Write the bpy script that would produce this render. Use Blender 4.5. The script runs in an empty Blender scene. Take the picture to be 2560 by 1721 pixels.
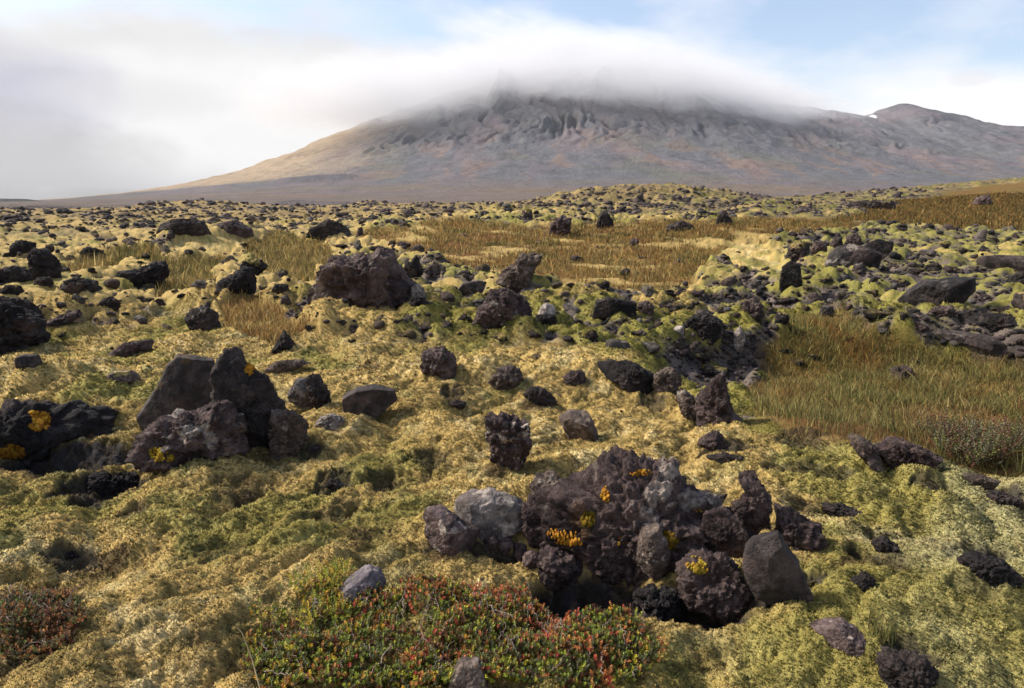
import bpy, bmesh, math, random
import numpy as np
R = math.radians
rng = np.random.default_rng(7)
random.seed(7)
scene = bpy.context.scene
col = scene.collection

# ------------------------------------------------------------------ camera
EYE = 1.6
PITCH = R(11.46)
FPX = 2560*24/36            # focal length in photo pixels
CX, CY = 1280.0, 860.5
cd = bpy.data.cameras.new('camera'); cam = bpy.data.objects.new('camera', cd); col.objects.link(cam)
cd.lens = 24; cd.sensor_width = 36; cd.clip_end = 60000; cd.clip_start = 0.05
cam.location = (0, 0, EYE); cam.rotation_euler = (R(90)-PITCH, 0, 0)
scene.camera = cam
SP, CP = math.sin(PITCH), math.cos(PITCH)

def project(x, y, z):
    dz = z-EYE
    dep = np.maximum(y*CP-dz*SP, 1e-3)
    up = y*SP+dz*CP
    return CX+FPX*x/dep, CY-FPX*up/dep, dep

def ray(u, v):
    a = (u-CX)/FPX; b = (CY-v)/FPX
    return np.array([a, CP+b*SP, -SP+b*CP])

def flat(u, v, z=0.0):
    d = ray(u, v); t = (z-EYE)/d[2]
    return d[0]*t, d[1]*t

def at_dist(u, y):                      # direction of a column of the view at a distance on the horizon
    return (u-CX)/FPX*y*CP, y

# ------------------------------------------------------------------ noise
def _h(ix, iy, iz=0, seed=0):
    U = np.uint32
    iz = np.asarray(iz).astype(np.int64).astype(U) if np.ndim(iz) else U(int(iz) & 0xffffffff)
    with np.errstate(over='ignore'):
        h = (ix.astype(np.int64).astype(U)*U(73856093)) ^ (iy.astype(np.int64).astype(U)*U(19349663)) ^ (iz*U(83492791)) ^ U((seed*2654435761) & 0xffffffff)
        h ^= h >> U(15); h *= U(2246822519)
        h ^= h >> U(13); h *= U(3266489917)
        h ^= h >> U(16)
    return h
_ga = np.linspace(0, 2*np.pi, 256, endpoint=False)
G2x, G2y = np.cos(_ga), np.sin(_ga)
_g3 = np.random.default_rng(3).normal(size=(256, 3)); _g3 /= np.linalg.norm(_g3, axis=1)[:, None]

def perlin2(x, y, seed=0):
    x0 = np.floor(x); y0 = np.floor(y); fx = x-x0; fy = y-y0
    ix = x0.astype(np.int64); iy = y0.astype(np.int64)
    sx = fx*fx*fx*(fx*(fx*6-15)+10); sy = fy*fy*fy*(fy*(fy*6-15)+10)
    def g(i, j):
        k = _h(ix+i, iy+j, 0, seed) & 255
        return G2x[k]*(fx-i)+G2y[k]*(fy-j)
    a = g(0, 0); b = g(1, 0); a = a+(b-a)*sx
    c = g(0, 1); d = g(1, 1); c = c+(d-c)*sx
    return (a+(c-a)*sy)*1.42

def fbm2(x, y, o=3, seed=0, gain=.5):
    s = 0; a = 1; n = 0
    for i in range(o):
        s = s+a*perlin2(x*2**i, y*2**i, seed+i*17); n += a; a *= gain
    return s/n

def billow2(x, y, seed=0):
    return 1-np.abs(1-np.abs(perlin2(x, y, seed))*2)**1.0 if False else np.abs(perlin2(x, y, seed))

def worley2(x, y, seed=0, jit=.95):
    x0 = np.floor(x); y0 = np.floor(y)
    ix = x0.astype(np.int64); iy = y0.astype(np.int64)
    f1 = np.full(x.shape, 9.0); f2 = np.full(x.shape, 9.0); idh = np.zeros(x.shape, dtype=np.uint32)
    for i in (-1, 0, 1):
        for j in (-1, 0, 1):
            h = _h(ix+i, iy+j, 0, seed)
            px = ix+i+.5+jit*((h & 1023)/1023-.5); py = iy+j+.5+jit*(((h >> 10) & 1023)/1023-.5)
            d = np.hypot(px-x, py-y)
            nearer = d < f1
            f2 = np.where(nearer, f1, np.minimum(f2, d)); idh = np.where(nearer, h >> 8, idh); f1 = np.where(nearer, d, f1)
    return f1, f2, (idh & 0xffff)/65535.0

def perlin3(p, seed=0):
    p0 = np.floor(p); f = p-p0; i = p0.astype(np.int64); s = f*f*f*(f*(f*6-15)+10)
    def g(a, b, c):
        k = _h(i[:, 0]+a, i[:, 1]+b, i[:, 2]+c, seed) & 255
        v = _g3[k]
        return v[:, 0]*(f[:, 0]-a)+v[:, 1]*(f[:, 1]-b)+v[:, 2]*(f[:, 2]-c)
    L = lambda a, b, t: a+(b-a)*t
    x00 = L(g(0,0,0), g(1,0,0), s[:,0]); x10 = L(g(0,1,0), g(1,1,0), s[:,0])
    x01 = L(g(0,0,1), g(1,0,1), s[:,0]); x11 = L(g(0,1,1), g(1,1,1), s[:,0])
    return L(L(x00, x10, s[:,1]), L(x01, x11, s[:,1]), s[:,2])*1.5

def fbm3(p, o=3, seed=0, gain=.5):
    s = 0; a = 1; n = 0
    for k in range(o):
        s = s+a*perlin3(p*2**k+k*7.3, seed+k*13); n += a; a *= gain
    return s/n

def worley3(p, seed=0):
    p0 = np.floor(p); ip = p0.astype(np.int64)
    f1 = np.full(len(p), 9.0); f2 = f1.copy(); idh = np.zeros(len(p), dtype=np.uint32)
    for a in (-1, 0, 1):
        for b in (-1, 0, 1):
            for c in (-1, 0, 1):
                h = _h(ip[:,0]+a, ip[:,1]+b, ip[:,2]+c, seed)
                q = np.stack([ip[:,0]+a+(h & 1023)/1023, ip[:,1]+b+((h >> 10) & 1023)/1023, ip[:,2]+c+((h >> 20) & 1023)/1023], 1)
                d = np.linalg.norm(q-p, axis=1)
                nr = d < f1
                f2 = np.where(nr, f1, np.minimum(f2, d)); idh = np.where(nr, h >> 5, idh); f1 = np.where(nr, d, f1)
    return f1, f2, (idh & 0xffff)/65535.0

def sstep(a, b, x):
    t = np.clip((x-a)/(b-a), 0, 1); return t*t*(3-2*t)
def mix(a, b, t):
    t = np.asarray(t)
    if np.ndim(a) > 0 and np.shape(a)[-1:] == (3,) or np.ndim(b) > 0 and np.shape(b)[-1:] == (3,):
        t = t[..., None]
    return a+(b-a)*t
def C(*v): return np.array(v, dtype=float)

# ------------------------------------------------------------------ mesh helper
def make_mesh(name, V, F, colors=None, smooth=True, nrm=None):
    """V (n,3); F int array (m,k), k = 3 or 4; colors (n,3)"""
    me = bpy.data.meshes.new(name)
    V = np.ascontiguousarray(V, dtype=np.float32); F = np.ascontiguousarray(F, dtype=np.int32)
    n, (m, k) = len(V), F.shape
    me.vertices.add(n); me.vertices.foreach_set('co', V.ravel())
    me.loops.add(m*k); me.loops.foreach_set('vertex_index', F.ravel())
    me.polygons.add(m)
    me.polygons.foreach_set('loop_start', np.arange(0, m*k, k, dtype=np.int32))
    me.polygons.foreach_set('loop_total', np.full(m, k, dtype=np.int32))
    if smooth: me.polygons.foreach_set('use_smooth', np.ones(m, dtype=bool))
    if colors is not None:
        a = me.attributes.new('tint', 'FLOAT_COLOR', 'POINT')
        c4 = np.ones((n, 4), dtype=np.float32); c4[:, :3] = np.clip(colors, 0.003, .9)
        a.data.foreach_set('color', c4.ravel())
    if nrm is not None:
        a = me.attributes.new('lie', 'FLOAT_VECTOR', 'POINT'); a.data.foreach_set('vector', np.ascontiguousarray(nrm, dtype=np.float32).ravel())
    me.update(calc_edges=True)
    return me

def link(name, me, mat, parent=None, loc=(0, 0, 0), rot=(0, 0, 0)):
    o = bpy.data.objects.new(name, me); col.objects.link(o)
    if mat and not me.materials: me.materials.append(mat)
    o.location = loc; o.rotation_euler = rot
    if parent: o.parent = parent
    return o
def tag(o, label, cat, group=None):
    o['label'] = label; o['category'] = cat
    if group: o['group'] = group
    return o
def kind(o, k): o['kind'] = k; return o

# ------------------------------------------------------------------ materials
def material(name, rough=.9, bump=(), spec=.2, trans=0.0, mottle=(.25, 40), lie=False, pits=None):
    """colour from the mesh's own tint, mottled by procedural noise, with noise bump [(scale, distance), ...]"""
    m = bpy.data.materials.new(name); m.use_nodes = True
    nt = m.node_tree; N = nt.nodes; L = nt.links
    b = N['Principled BSDF']; b.inputs['Roughness'].default_value = rough
    b.inputs['Specular IOR Level'].default_value = spec
    at = N.new('ShaderNodeAttribute'); at.attribute_name = 'tint'
    tc = N.new('ShaderNodeTexCoord'); vec = tc.outputs['Object']
    ns = N.new('ShaderNodeTexNoise'); ns.inputs['Scale'].default_value = mottle[1]; ns.inputs['Detail'].default_value = 5; ns.inputs['Roughness'].default_value = .65
    L.new(vec, ns.inputs['Vector'])
    mr = N.new('ShaderNodeMapRange'); mr.inputs[1].default_value = .3; mr.inputs[2].default_value = .7
    mr.inputs[3].default_value = 1-mottle[0]; mr.inputs[4].default_value = 1+mottle[0]
    L.new(ns.outputs['Fac'], mr.inputs[0])
    mx = N.new('ShaderNodeVectorMath'); mx.operation = 'SCALE'
    L.new(at.outputs['Color'], mx.inputs[0]); L.new(mr.outputs[0], mx.inputs['Scale'])
    L.new(mx.outputs[0], b.inputs['Base Color'])
    prev = None
    if pits:                              # gas bubbles in the lava
        t = N.new('ShaderNodeTexVoronoi'); t.inputs['Scale'].default_value = pits[0]; t.inputs['Randomness'].default_value = 1; L.new(vec, t.inputs['Vector'])
        mr2 = N.new('ShaderNodeMapRange'); mr2.inputs[1].default_value = 0; mr2.inputs[2].default_value = .45; L.new(t.outputs['Distance'], mr2.inputs[0])
        bp = N.new('ShaderNodeBump'); bp.inputs['Distance'].default_value = pits[1]; L.new(mr2.outputs[0], bp.inputs['Height']); prev = bp.outputs['Normal']
    for sc, dist in bump:
        t = N.new('ShaderNodeTexNoise'); t.inputs['Scale'].default_value = sc; t.inputs['Detail'].default_value = 6; t.inputs['Roughness'].default_value = .7
        L.new(vec, t.inputs['Vector'])
        bp = N.new('ShaderNodeBump'); bp.inputs['Distance'].default_value = dist; bp.inputs['Strength'].default_value = 1
        L.new(t.outputs['Fac'], bp.inputs['Height'])
        if prev: L.new(prev, bp.inputs['Normal'])
        prev = bp.outputs['Normal']
    if lie:
        an_ = N.new('ShaderNodeAttribute'); an_.attribute_name = 'lie'; prev = an_.outputs['Vector']
    if prev: L.new(prev, b.inputs['Normal'])
    if trans > 0:
        tr = N.new('ShaderNodeBsdfTranslucent'); L.new(mx.outputs[0], tr.inputs['Color'])
        ms = N.new('ShaderNodeMixShader'); ms.inputs[0].default_value = trans
        L.new(b.outputs[0], ms.inputs[1]); L.new(tr.outputs[0], ms.inputs[2])
        L.new(ms.outputs[0], N['Material Output'].inputs['Surface'])
    return m
M_GROUND = material('mossy_ground', .95, bump=((9, .05), (90, .006)), spec=.1, mottle=(.22, 60))
M_MOUNT = material('scree', .95, bump=((.012, 20), (.035, 14), (.1, 5)), spec=.05, mottle=(.13, .02))
M_ROCK = material('lava', .9, bump=((22, .035), (90, .010)), spec=.2, mottle=(.45, 45), pits=(70, .012))
M_SLAB = material('smooth_basalt', .85, bump=((25, .008), (120, .004)), spec=.2, mottle=(.3, 40), pits=(90, .004))
M_FARROCK = material('far_lava', .92, bump=((7, .12), (25, .04)), spec=.2, mottle=(.35, 9))
M_MOSS = material('moss', .95, spec=.05, trans=.12, mottle=(.15, 30), lie=True)
M_CUSH = material('moss_cushion', .95, bump=((160, .006),), spec=.05, mottle=(.3, 90))
M_GRASS = material('grass', .85, spec=.1, trans=.25, mottle=(.12, 10), lie=True)
M_SHRUB = material('shrub_leaf', .6, spec=.3, trans=.2, mottle=(.15, 60))
M_TWIG = material('twig', .85, spec=.2, mottle=(.2, 60))

# ------------------------------------------------------------------ terrain: large shapes
def gauss(x, y, cx, cy, rx, ry, p=2.0):
    return np.exp(-((np.abs(x-cx)/rx)**p+(np.abs(y-cy)/ry)**p))

HOLLOW = (4.4, 6.7, 2.9, 2.2)          # grassy hollow right of the mossy plateau
PITS = [  # (u, v, half width px, half height px, depth m, bare)
    (1620, 1520, 250, 46, .26, 1.0), (1480, 1480, 150, 55, .2, 1), (1760, 1545, 150, 34, .14, 1), (1250, 1385, 150, 14, .05, .9), (1960, 1520, 90, 16, .05, .9), (1380, 1470, 40, 30, .06, 1), (265, 1215, 95, 40, .09, .95), (170, 1390, 62, 20, .045, .9), (830, 1213, 46, 26, .06, .8),
    (2455, 1415, 95, 36, .13, 1), (2150, 1455, 34, 22, .07, .9), (2200, 1365, 40, 20, .06, .6), (1815, 1147, 70, 15, .05, .9),
    (2495, 1245, 58, 20, .07, .9), (2320, 1250, 42, 16, .05, .8), (1075, 1148, 50, 20, .05, .7), (960, 1205, 42, 20, .05, .7),
    (830, 1298, 60, 32, .05, .6), (605, 1230, 62, 26, .04, .55), (560, 1385, 70, 28, .04, .5), (1135, 1010, 32, 18, .04, .8), (775, 1125, 30, 14, .04, .8),
    (2000, 1130, 60, 14, .05, .7), (2235, 1185, 32, 12, .05, .8), (1985, 1200, 70, 14, .05, .7), (60, 1660, 110, 36, .05, .6), (2270, 1690, 60, 40, .03, .8),
    (1750, 1010, 60, 22, .06, .9), (490, 1165, 120, 16, .07, 1), (140, 1150, 150, 40, .16, 1), (2080, 1220, 50, 14, .04, .7), (2420, 1560, 60, 22, .04, .4),
    (905, 1640, 40, 20, .04, .5), (1955, 1335, 60, 24, .06, .7), (1630, 1010, 36, 14, .05, .8), (700, 1060, 60, 16, .05, .8), (330, 1290, 46, 14, .05, .7)]
PITS_W = []
for (u, v, w, h, dp, bare) in PITS:
    x, y = flat(u, v); _, _, dep = project(x, y, 0.0)
    x2, y2 = flat(u, v-h)
    PITS_W.append((x, y, w*dep/FPX, max(abs(y2-y), .03), dp, bare))

def macro(x, y):
    r = np.hypot(x, y); z = np.zeros_like(x)
    hx, hy, ha, hb = HOLLOW
    q = ((np.abs(x-hx)/ha)**3+(np.abs(y-hy)/hb)**3)
    z -= .48*sstep(1.35, .55, q)
    z -= .16*sstep(6.8, 8.2, y)*sstep(13, 10.5, y)*sstep(-2.0, .5, x)*sstep(1.0, .5, np.abs(x/y)/.7)
    gx, gy = flat(150, 985); z += .27*gauss(x, y, gx-.3, gy, 1.3, .75)
    gx, gy = flat(1380, 940); z += .16*gauss(x, y, gx, gy, 1.5, .7)
    gx, gy = flat(2050, 1110); z += .12*gauss(x, y, gx, gy, .9, .5)
    gx, gy = flat(860, 1350); z += .07*gauss(x, y, gx, gy, .8, .3)
    gx, gy = flat(2330, 1600); z += .08*gauss(x, y, gx, gy, .5, .35)
    gx, gy = flat(350, 1460); z -= .06*gauss(x, y, gx, gy, .8, .25)
    gx, gy = at_dist(480, 21); z += .55*gauss(x, y, gx, gy, 1.7, 2.6)
    gx, gy = at_dist(585, 24); z += .55*gauss(x, y, gx, gy, 1.5, 2.6)
    gx, gy = at_dist(880, 24); z += .45*gauss(x, y, gx, gy, 3, 3)
    t = x/np.maximum(y, 1)
    win = sstep(-.30, -.10, t)*sstep(.75, .35, t)
    z += .9*sstep(12, 30, y)*(1-.5*sstep(30, 42, y))*win
    gx, gy = at_dist(1280, 33); z += .35*gauss(x, y, gx, gy, 3.2, 3.5)
    gx, gy = at_dist(1850, 22); z += .35*gauss(x, y, gx, gy, 3.0, 3.0)
    gx, gy = at_dist(1570, 112); z += 3.6*gauss(x, y, gx+2, gy, 17, 30, 2.6)
    z += 7.2*sstep(40, 160, y)*sstep(.1, .85, t)*sstep(20, 140, x)
    z += 1.9*sstep(60, 250, y)*sstep(-140, 10, x)
    gx, gy = at_dist(440, 190); z += 1.7*gauss(x, y, gx, gy, 12, 14)
    gx, gy = at_dist(570, 190); z += 1.2*gauss(x, y, gx, gy, 12, 14)
    gx, gy = at_dist(925, 230); z += 1.5*gauss(x, y, gx, gy, 5, 14)
    z -= 14*sstep(330, 620, r)
    z += .5*fbm2(x/34, y/34, 3, 5)*sstep(20, 80, r)
    return z

NA = 1480
R1 = np.exp(np.linspace(math.log(.75), math.log(8), 800, endpoint=False))
R2 = np.exp(np.linspace(math.log(8), math.log(640), 640))
RR = np.concatenate([R1, R2]); NR = len(RR)
AZ = np.linspace(R(-56), R(56), NA)
A2, R2D = np.meshgrid(AZ, RR)                      # (NR, NA)
GX = R2D*np.sin(A2); GY = R2D*np.cos(A2)
GX += 0; x, y = GX.ravel(), GY.ravel(); r = R2D.ravel()
Z0 = macro(x, y)
u, v, dep = project(x, y, Z0)

# ---- zones, in plan; (u, v) is only a chart of the plan used to lay the zone outlines down
wu = 60*fbm2(x/np.maximum(r, 2)*14, np.log(r)*9, 3, 91)
wv = .35*wu
def poly_mask(pts, soft=25):
    P = np.array(pts, float); px = u+wu; py = v+wv*.6
    inside = np.zeros(px.shape, bool); dmin = np.full(px.shape, 1e9)
    for i in range(len(P)):
        a, b = P[i], P[(i+1) % len(P)]
        cond = (a[1] > py) != (b[1] > py)
        with np.errstate(divide='ignore', invalid='ignore'):
            xi = (b[0]-a[0])*(py-a[1])/(b[1]-a[1]+1e-12)+a[0]
        inside ^= cond & (px < xi)
        d = b-a; t = np.clip(((px-a[0])*d[0]+(py-a[1])*d[1])/(d@d), 0, 1)
        dmin = np.minimum(dmin, np.hypot(px-a[0]-t*d[0], (py-a[1]-t*d[1])*2.2))
    return sstep(-soft, soft, np.where(inside, dmin, -dmin))
g_hollow = poly_mask([(1985, 812), (2120, 800), (2300, 880), (2560, 930), (2900, 960), (2900, 1230), (2560, 1195), (2330, 1170), (2150, 1110), (1960, 1085), (1865, 1010), (1905, 950), (1895, 880)], 55)
g_slope = poly_mask([(880, 585), (1150, 552), (1330, 575), (1650, 560), (2080, 548), (2150, 575), (2000, 600), (1830, 612), (1760, 680), (1700, 745), (1480, 748), (1380, 720), (1180, 690), (1080, 650), (950, 620)], 18)
g_left = poly_mask([(395, 665), (540, 650), (560, 745), (390, 752)], 14)
g_mid = poly_mask([(545, 775), (640, 765), (790, 845), (690, 862), (560, 820)], 16)
g_gold = poly_mask([(610, 612), (700, 595), (820, 620), (800, 730), (650, 700)], 14)
g_heath = poly_mask([(150, 690), (210, 650), (390, 625), (420, 660), (290, 680), (230, 705)], 12)
g_right = poly_mask([(2080, 560), (2250, 500), (2500, 462), (3000, 440), (3000, 600), (2400, 590)], 14)
grass = np.clip(g_hollow+g_slope+g_left+g_mid+g_gold+g_heath+g_right, 0, 1)
near = sstep(8.8, 6.3, r)*(1-g_hollow)
# the big moss sheet reaches further back on the left
sheet = poly_mask([(-600, 1900), (-600, 860), (100, 850), (330, 830), (420, 770), (560, 790), (700, 850), (860, 850), (1020, 860), (1400, 880), (1560, 905), (1700, 985), (1880, 1080), (2200, 1125), (2560, 1210), (3200, 1280), (3200, 1900)], 22)
tanhill = poly_mask([(1700, 605), (1900, 590), (1960, 640), (1950, 690), (1880, 690), (1790, 660)], 12)
palem = poly_mask([(390, 640), (430, 605), (560, 590), (640, 600), (600, 625), (540, 670), (520, 640)], 10)
sheet = np.clip(sheet, 0, 1)*(1-.0*g_hollow)
sm = np.clip(sheet+tanhill+palem, 0, 1)

# ---- relief
Z = Z0.copy()
near_i = r < 14
# pillowy moss
n3r = fbm2(x/1.9, y/1.9, 2, 77)
def pillow(s, seed): return np.sqrt(np.sqrt(perlin2(x/s+fbm2(x/s*.7, y/s*.7, 2, seed+3)*.35, y/s, seed)**2+.004))
p1 = pillow(1.05, 11); p2 = pillow(.42, 12); p3 = pillow(.17, 13)
Z += sm*(.21*(p1-.45)+.085*(p2-.45)*(.6+.8*sstep(-.3,.3,n3r))+.05*(p3-.45)+.035*fbm2(x/.33+y*.5, y/.16, 3, 78))
Z += sm*.05*fbm2(x/.6, y/.6, 3, 41)
# cobbles under moss and bare rubble further back
rub = np.clip(1-sm, 0, 1)*(1-.85*grass)
c1, c1b, id1 = worley2(x/.62+.3*fbm2(x, y, 2, 71), y/.62, 21)
dome1 = np.clip(1-(c1/.68)**2, 0, 1)**.8
c2, c2b, id2 = worley2(x/.27, y/.27, 22)
dome2 = np.clip(1-(c2/.66)**2, 0, 1)**.8
c3, c3b, id3 = worley2(x/1.9+.35*fbm2(x*.5, y*.5, 2, 72), y/1.9, 23)
dome3 = np.clip(1-(c3/.7)**2, 0, 1)**.8
mid = sstep(5.5, 9, r)
far = sstep(22, 60, r)
Z += rub*mid*(dome1*.22*(.25+id1)*(1-.4*far)+dome2*.085*(1-far)+dome3*(.12+.42*far)*id3)
Z += rub*.10*fbm2(x/.9, y/.9, 3, 42)*mid
Z += rub*far*(.6*np.abs(fbm2(x/7, y/7, 4, 43))+.45*fbm2(x/2.2, y/2.2, 3, 44))
Z += grass*.07*fbm2(x/.7, y/.7, 3, 45)+grass*far*.25*fbm2(x/5, y/5, 2, 46)
Z += rub*mid*(1-far)*.055*fbm2(x/.16, y/.16, 3, 47)
# pits
bare = np.zeros_like(x)
for (px, py, rx, ry, dp, bb) in PITS_W:
    dx = (x-px)/rx+.35*fbm2(x*6, y*6, 2, 301)[...] if False else (x-px)/rx
    dy = (y-py)/ry
    sel = (np.abs(dx) < 2.2) & (np.abs(dy) < 2.2)
    if not sel.any(): continue
    n = fbm2(x[sel]/rx*1.6, y[sel]/ry*1.2, 3, int(abs(px)*97) % 991)
    q = np.sqrt(dx[sel]**2+dy[sel]**2)+(.35 if dp > .1 else .7)*n
    Z[sel] -= dp*(1 if dp > .1 else .75)*sstep(1.25, .4, q)
    bare[sel] = np.maximum(bare[sel], bb*sstep(1.25, .95, q))
# rocky micro relief where bare
Z[near_i] += bare[near_i]*.05*fbm2(x[near_i]/.07, y[near_i]/.07, 3, 51)
# moss tufts, close only
tuft_i = r < 9
tx, ty = x[tuft_i], y[tuft_i]
ts = np.where(r[tuft_i] < 4.2, .022, .04)
f1a, _, ida = worley2(tx/.022, ty/.022, 61)
f1b, _, idb = worley2(tx/.045, ty/.045, 62)
tw = (1-bare[tuft_i])*sm[tuft_i]
Z[tuft_i] += tw*(.011*(1-f1a)*sstep(5, 3.5, r[tuft_i])+.018*(1-f1b)*(.5+idb))

# ---- colour (albedo)
TAN = C(.475, .335, .122); STRAW = C(.62, .475, .225); GREEN = C(.25, .222, .060); LIME = C(.225, .198, .050); OLIVE = C(.09, .082, .026)
DIRT = C(.040, .032, .025); LAVA = C(.036, .032, .032); LAVA2 = C(.155, .122, .104); OCHRE = C(.27, .165, .045); RUST = C(.20, .10, .038); PALE = C(.38, .355, .20)
n1 = fbm2(x/1.3, y/1.3, 4, 101); n2 = fbm2(x/.35, y/.35, 3, 102); n3 = fbm2(x/3.7, y/3.7, 3, 103); n4 = fbm2(x/.09, y/.09, 2, 104)
moss = mix(TAN[None, :]*np.ones((len(x), 1)), STRAW, sstep(.0, .45, n2+.5*n4))
gmask = sstep(-.05, .30, n1+.35*n2+.15*n4 + .35*sstep(1700, 2300, u)*sstep(1000, 1200, v) - .12*sstep(700, 900, u)*sstep(1700, 1300, u))
moss = mix(moss, GREEN, gmask*.85)
moss = mix(moss, OLIVE, .55*sstep(.26, .48, -n1*.4-n2*.9+.3*n4))
moss = mix(moss, C(.075, .05, .03),   .8*sstep(.29, .43, fbm2(x/.55+40, y/.4, 4, 107)))
moss = mix(moss, PALE, .6*sstep(.22, .45, n3-.3*n1))
low = (p1*.55+p2*.45)
# moss over the cobbles further back
mossf = mix(GREEN*1.05*np.ones((len(x), 1)), LIME, sstep(-.2, .3, n1))
mossf = mix(mossf, OLIVE, .75*sstep(.05, .35, fbm2(x/.8, y/.8, 4, 141)+.4*perlin2(x/.2, y/.2, 142)))
mossf = mix(mossf, TAN*.92, sstep(-.15, .35, n3+.5*n2+.35*sstep(1200, 700, u)+.25*sstep(30, 80, r)-.25*sstep(1500, 2100, u)))
cov = dome1*.6+dome2*.25+.5*n1+.25*n2+.35*n3+.15*id1
thr = .50-.14*sstep(1100, 500, u)+.08*sstep(1500, 1900, u)-.24*sstep(11, 8, r)
rockm = sstep(thr+.16, thr-.08, cov)
farrock = sstep(.0, .22, .7*fbm2(x/6, y/6, 4, 111)+.8*fbm2(x/1.5, y/2.2, 3, 112)-.02)
farrock = np.maximum(farrock*.9, .55*sstep(.25, .0, dome3))
rockm = mix(rockm, farrock, far)
lava = mix(LAVA*np.ones((len(x), 1)), LAVA2, sstep(-.35, .25, fbm2(x/.5, y/.5, 3, 113)))
rubc = mix(mossf, lava, rockm)
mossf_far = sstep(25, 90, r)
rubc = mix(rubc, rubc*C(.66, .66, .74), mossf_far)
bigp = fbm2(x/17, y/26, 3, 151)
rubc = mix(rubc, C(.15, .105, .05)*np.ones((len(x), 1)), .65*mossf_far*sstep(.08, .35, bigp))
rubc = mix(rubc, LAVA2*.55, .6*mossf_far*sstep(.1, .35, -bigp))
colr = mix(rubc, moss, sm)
gcol = mix(OCHRE*.55*np.ones((len(x), 1)), RUST*.7, sstep(-.1, .35, n3+.4*n1))
gcol = mix(gcol, OLIVE, .7*sstep(.0, .4, n1-.3*n3)+.0)
tan_in_grass = sstep(.02, .3, fbm2(x/2.2+y*.3, y/1.9, 4, 121))*g_slope
gcol = mix(gcol, TAN*.95, tan_in_grass*.8)
gcol = mix(gcol, OLIVE*.8, .75*np.clip(g_left+g_heath, 0, 1))
colr = mix(colr, gcol, grass*(1-.0*sm)*sstep(.2, .6, grass))
barec = mix(DIRT*np.ones((len(x), 1)), LAVA, sstep(-.1, .2, n4))
colr = mix(colr, barec, bare)
colr = mix(colr, OLIVE*1.1, sm*(1-bare)*.55*sstep(.12, .38, fbm2(x/.16, y/.11, 3, 108)+.5*n2))
colr *= (1+.28*n4+.15*perlin2(x/.03, y/.03, 131)*sstep(9, 5, r))[:, None]
# beyond the field the heath turns brown
edge = sstep(230, 380, r)
colr = mix(colr, C(.17, .115, .075)*np.ones((len(x), 1)), edge)

i0 = (np.arange(NR-1)[:, None]*NA+np.arange(NA-1)[None, :]).ravel()
F = np.stack([i0, i0+1, i0+NA+1, i0+NA], 1)
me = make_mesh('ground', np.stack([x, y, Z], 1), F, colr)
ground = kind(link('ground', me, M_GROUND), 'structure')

ZG = Z.reshape(NR, NA); CG = colr.reshape(NR, NA, 3)
LR = np.log(RR)
def gidx(px, py):
    rr = np.hypot(px, py); a = np.arctan2(px, py)
    j = np.clip((a-AZ[0])/(AZ[1]-AZ[0]), 0, NA-1.001)
    i = np.interp(np.log(np.maximum(rr, .76)), LR, np.arange(NR)); i = np.clip(i, 0, NR-1.001)
    return i, j
def ground_z(px, py):
    i, j = gidx(np.asarray(px, float), np.asarray(py, float)); a = i.astype(int); b = j.astype(int); fi = i-a; fj = j-b
    return (ZG[a, b]*(1-fi)*(1-fj)+ZG[a+1, b]*fi*(1-fj)+ZG[a, b+1]*(1-fi)*fj+ZG[a+1, b+1]*fi*fj)
def gmap(arr, px, py):
    i, j = gidx(np.asarray(px, float), np.asarray(py, float))
    return arr.reshape(NR, NA, *arr.shape[1:])[np.round(i).astype(int), np.round(j).astype(int)]
ELEV = (ZG-EYE)/RR[:, None]
def hit(u_, v_, far_ok=True):
    """first point of the ground seen through a photo pixel"""
    d = ray(u_, v_); a = math.atan2(d[0], d[1]); e = d[2]/math.hypot(d[0], d[1])
    j = int(np.clip(round((a-AZ[0])/(AZ[1]-AZ[0])), 0, NA-1))
    up = np.nonzero(ELEV[:, j] >= e)[0]
    i = up[0] if len(up) else NR-1
    rr = RR[i]
    return np.array([rr*math.sin(a), rr*math.cos(a), ZG[i, j]])
HORIZ = np.maximum.accumulate(ELEV, axis=0)
def seen(px, py, ztop):
    rr = math.hypot(px, py); i, j = gidx(np.float64(px), np.float64(py)); i = int(i); j = int(j)
    return (ztop-EYE)/rr > HORIZ[max(i-2, 0), j]+1e-4
# ------------------------------------------------------------------ rocks
_ico = {}
def ico(n):
    if n not in _ico:
        bm = bmesh.new(); bmesh.ops.create_icosphere(bm, subdivisions=n, radius=1.0)
        V = np.array([v_.co[:] for v_ in bm.verts]); V /= np.linalg.norm(V, axis=1)[:, None]
        Fq = np.array([[q.index for q in f.verts] for f in bm.faces]); bm.free()
        _ico[n] = (V, Fq)
    return _ico[n]

DARK = (C(.020, .0175, .017), C(.050, .041, .038)); PURP = (C(.032, .023, .023), C(.092, .068, .064)); BRN = (C(.052, .040, .034), C(.115, .090, .074))
GRY = (C(.065, .058, .056), C(.15, .135, .125)); BLK = (C(.012, .011, .0115), C(.030, .027, .027)); PALE_R = (C(.13, .115, .105), C(.28, .25, .225))
LICH = C(.34, .305, .265); ORNG = C(.34, .17, .02); MUST = C(.25, .18, .02)
# relief amplitudes (fractions of the size): big form, lumps, pits/rough, number of facets
STYLE = {'clinker': (.09, .10, .10, 4), 'jag': (.08, .05, .06, 11), 'slab': (.025, .010, .014, 8), 'boulder': (.11, .035, .03, 6), 'knobby': (.11, .17, .08, 2), 'spire': (.09, .09, .09, 5)}

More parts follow.
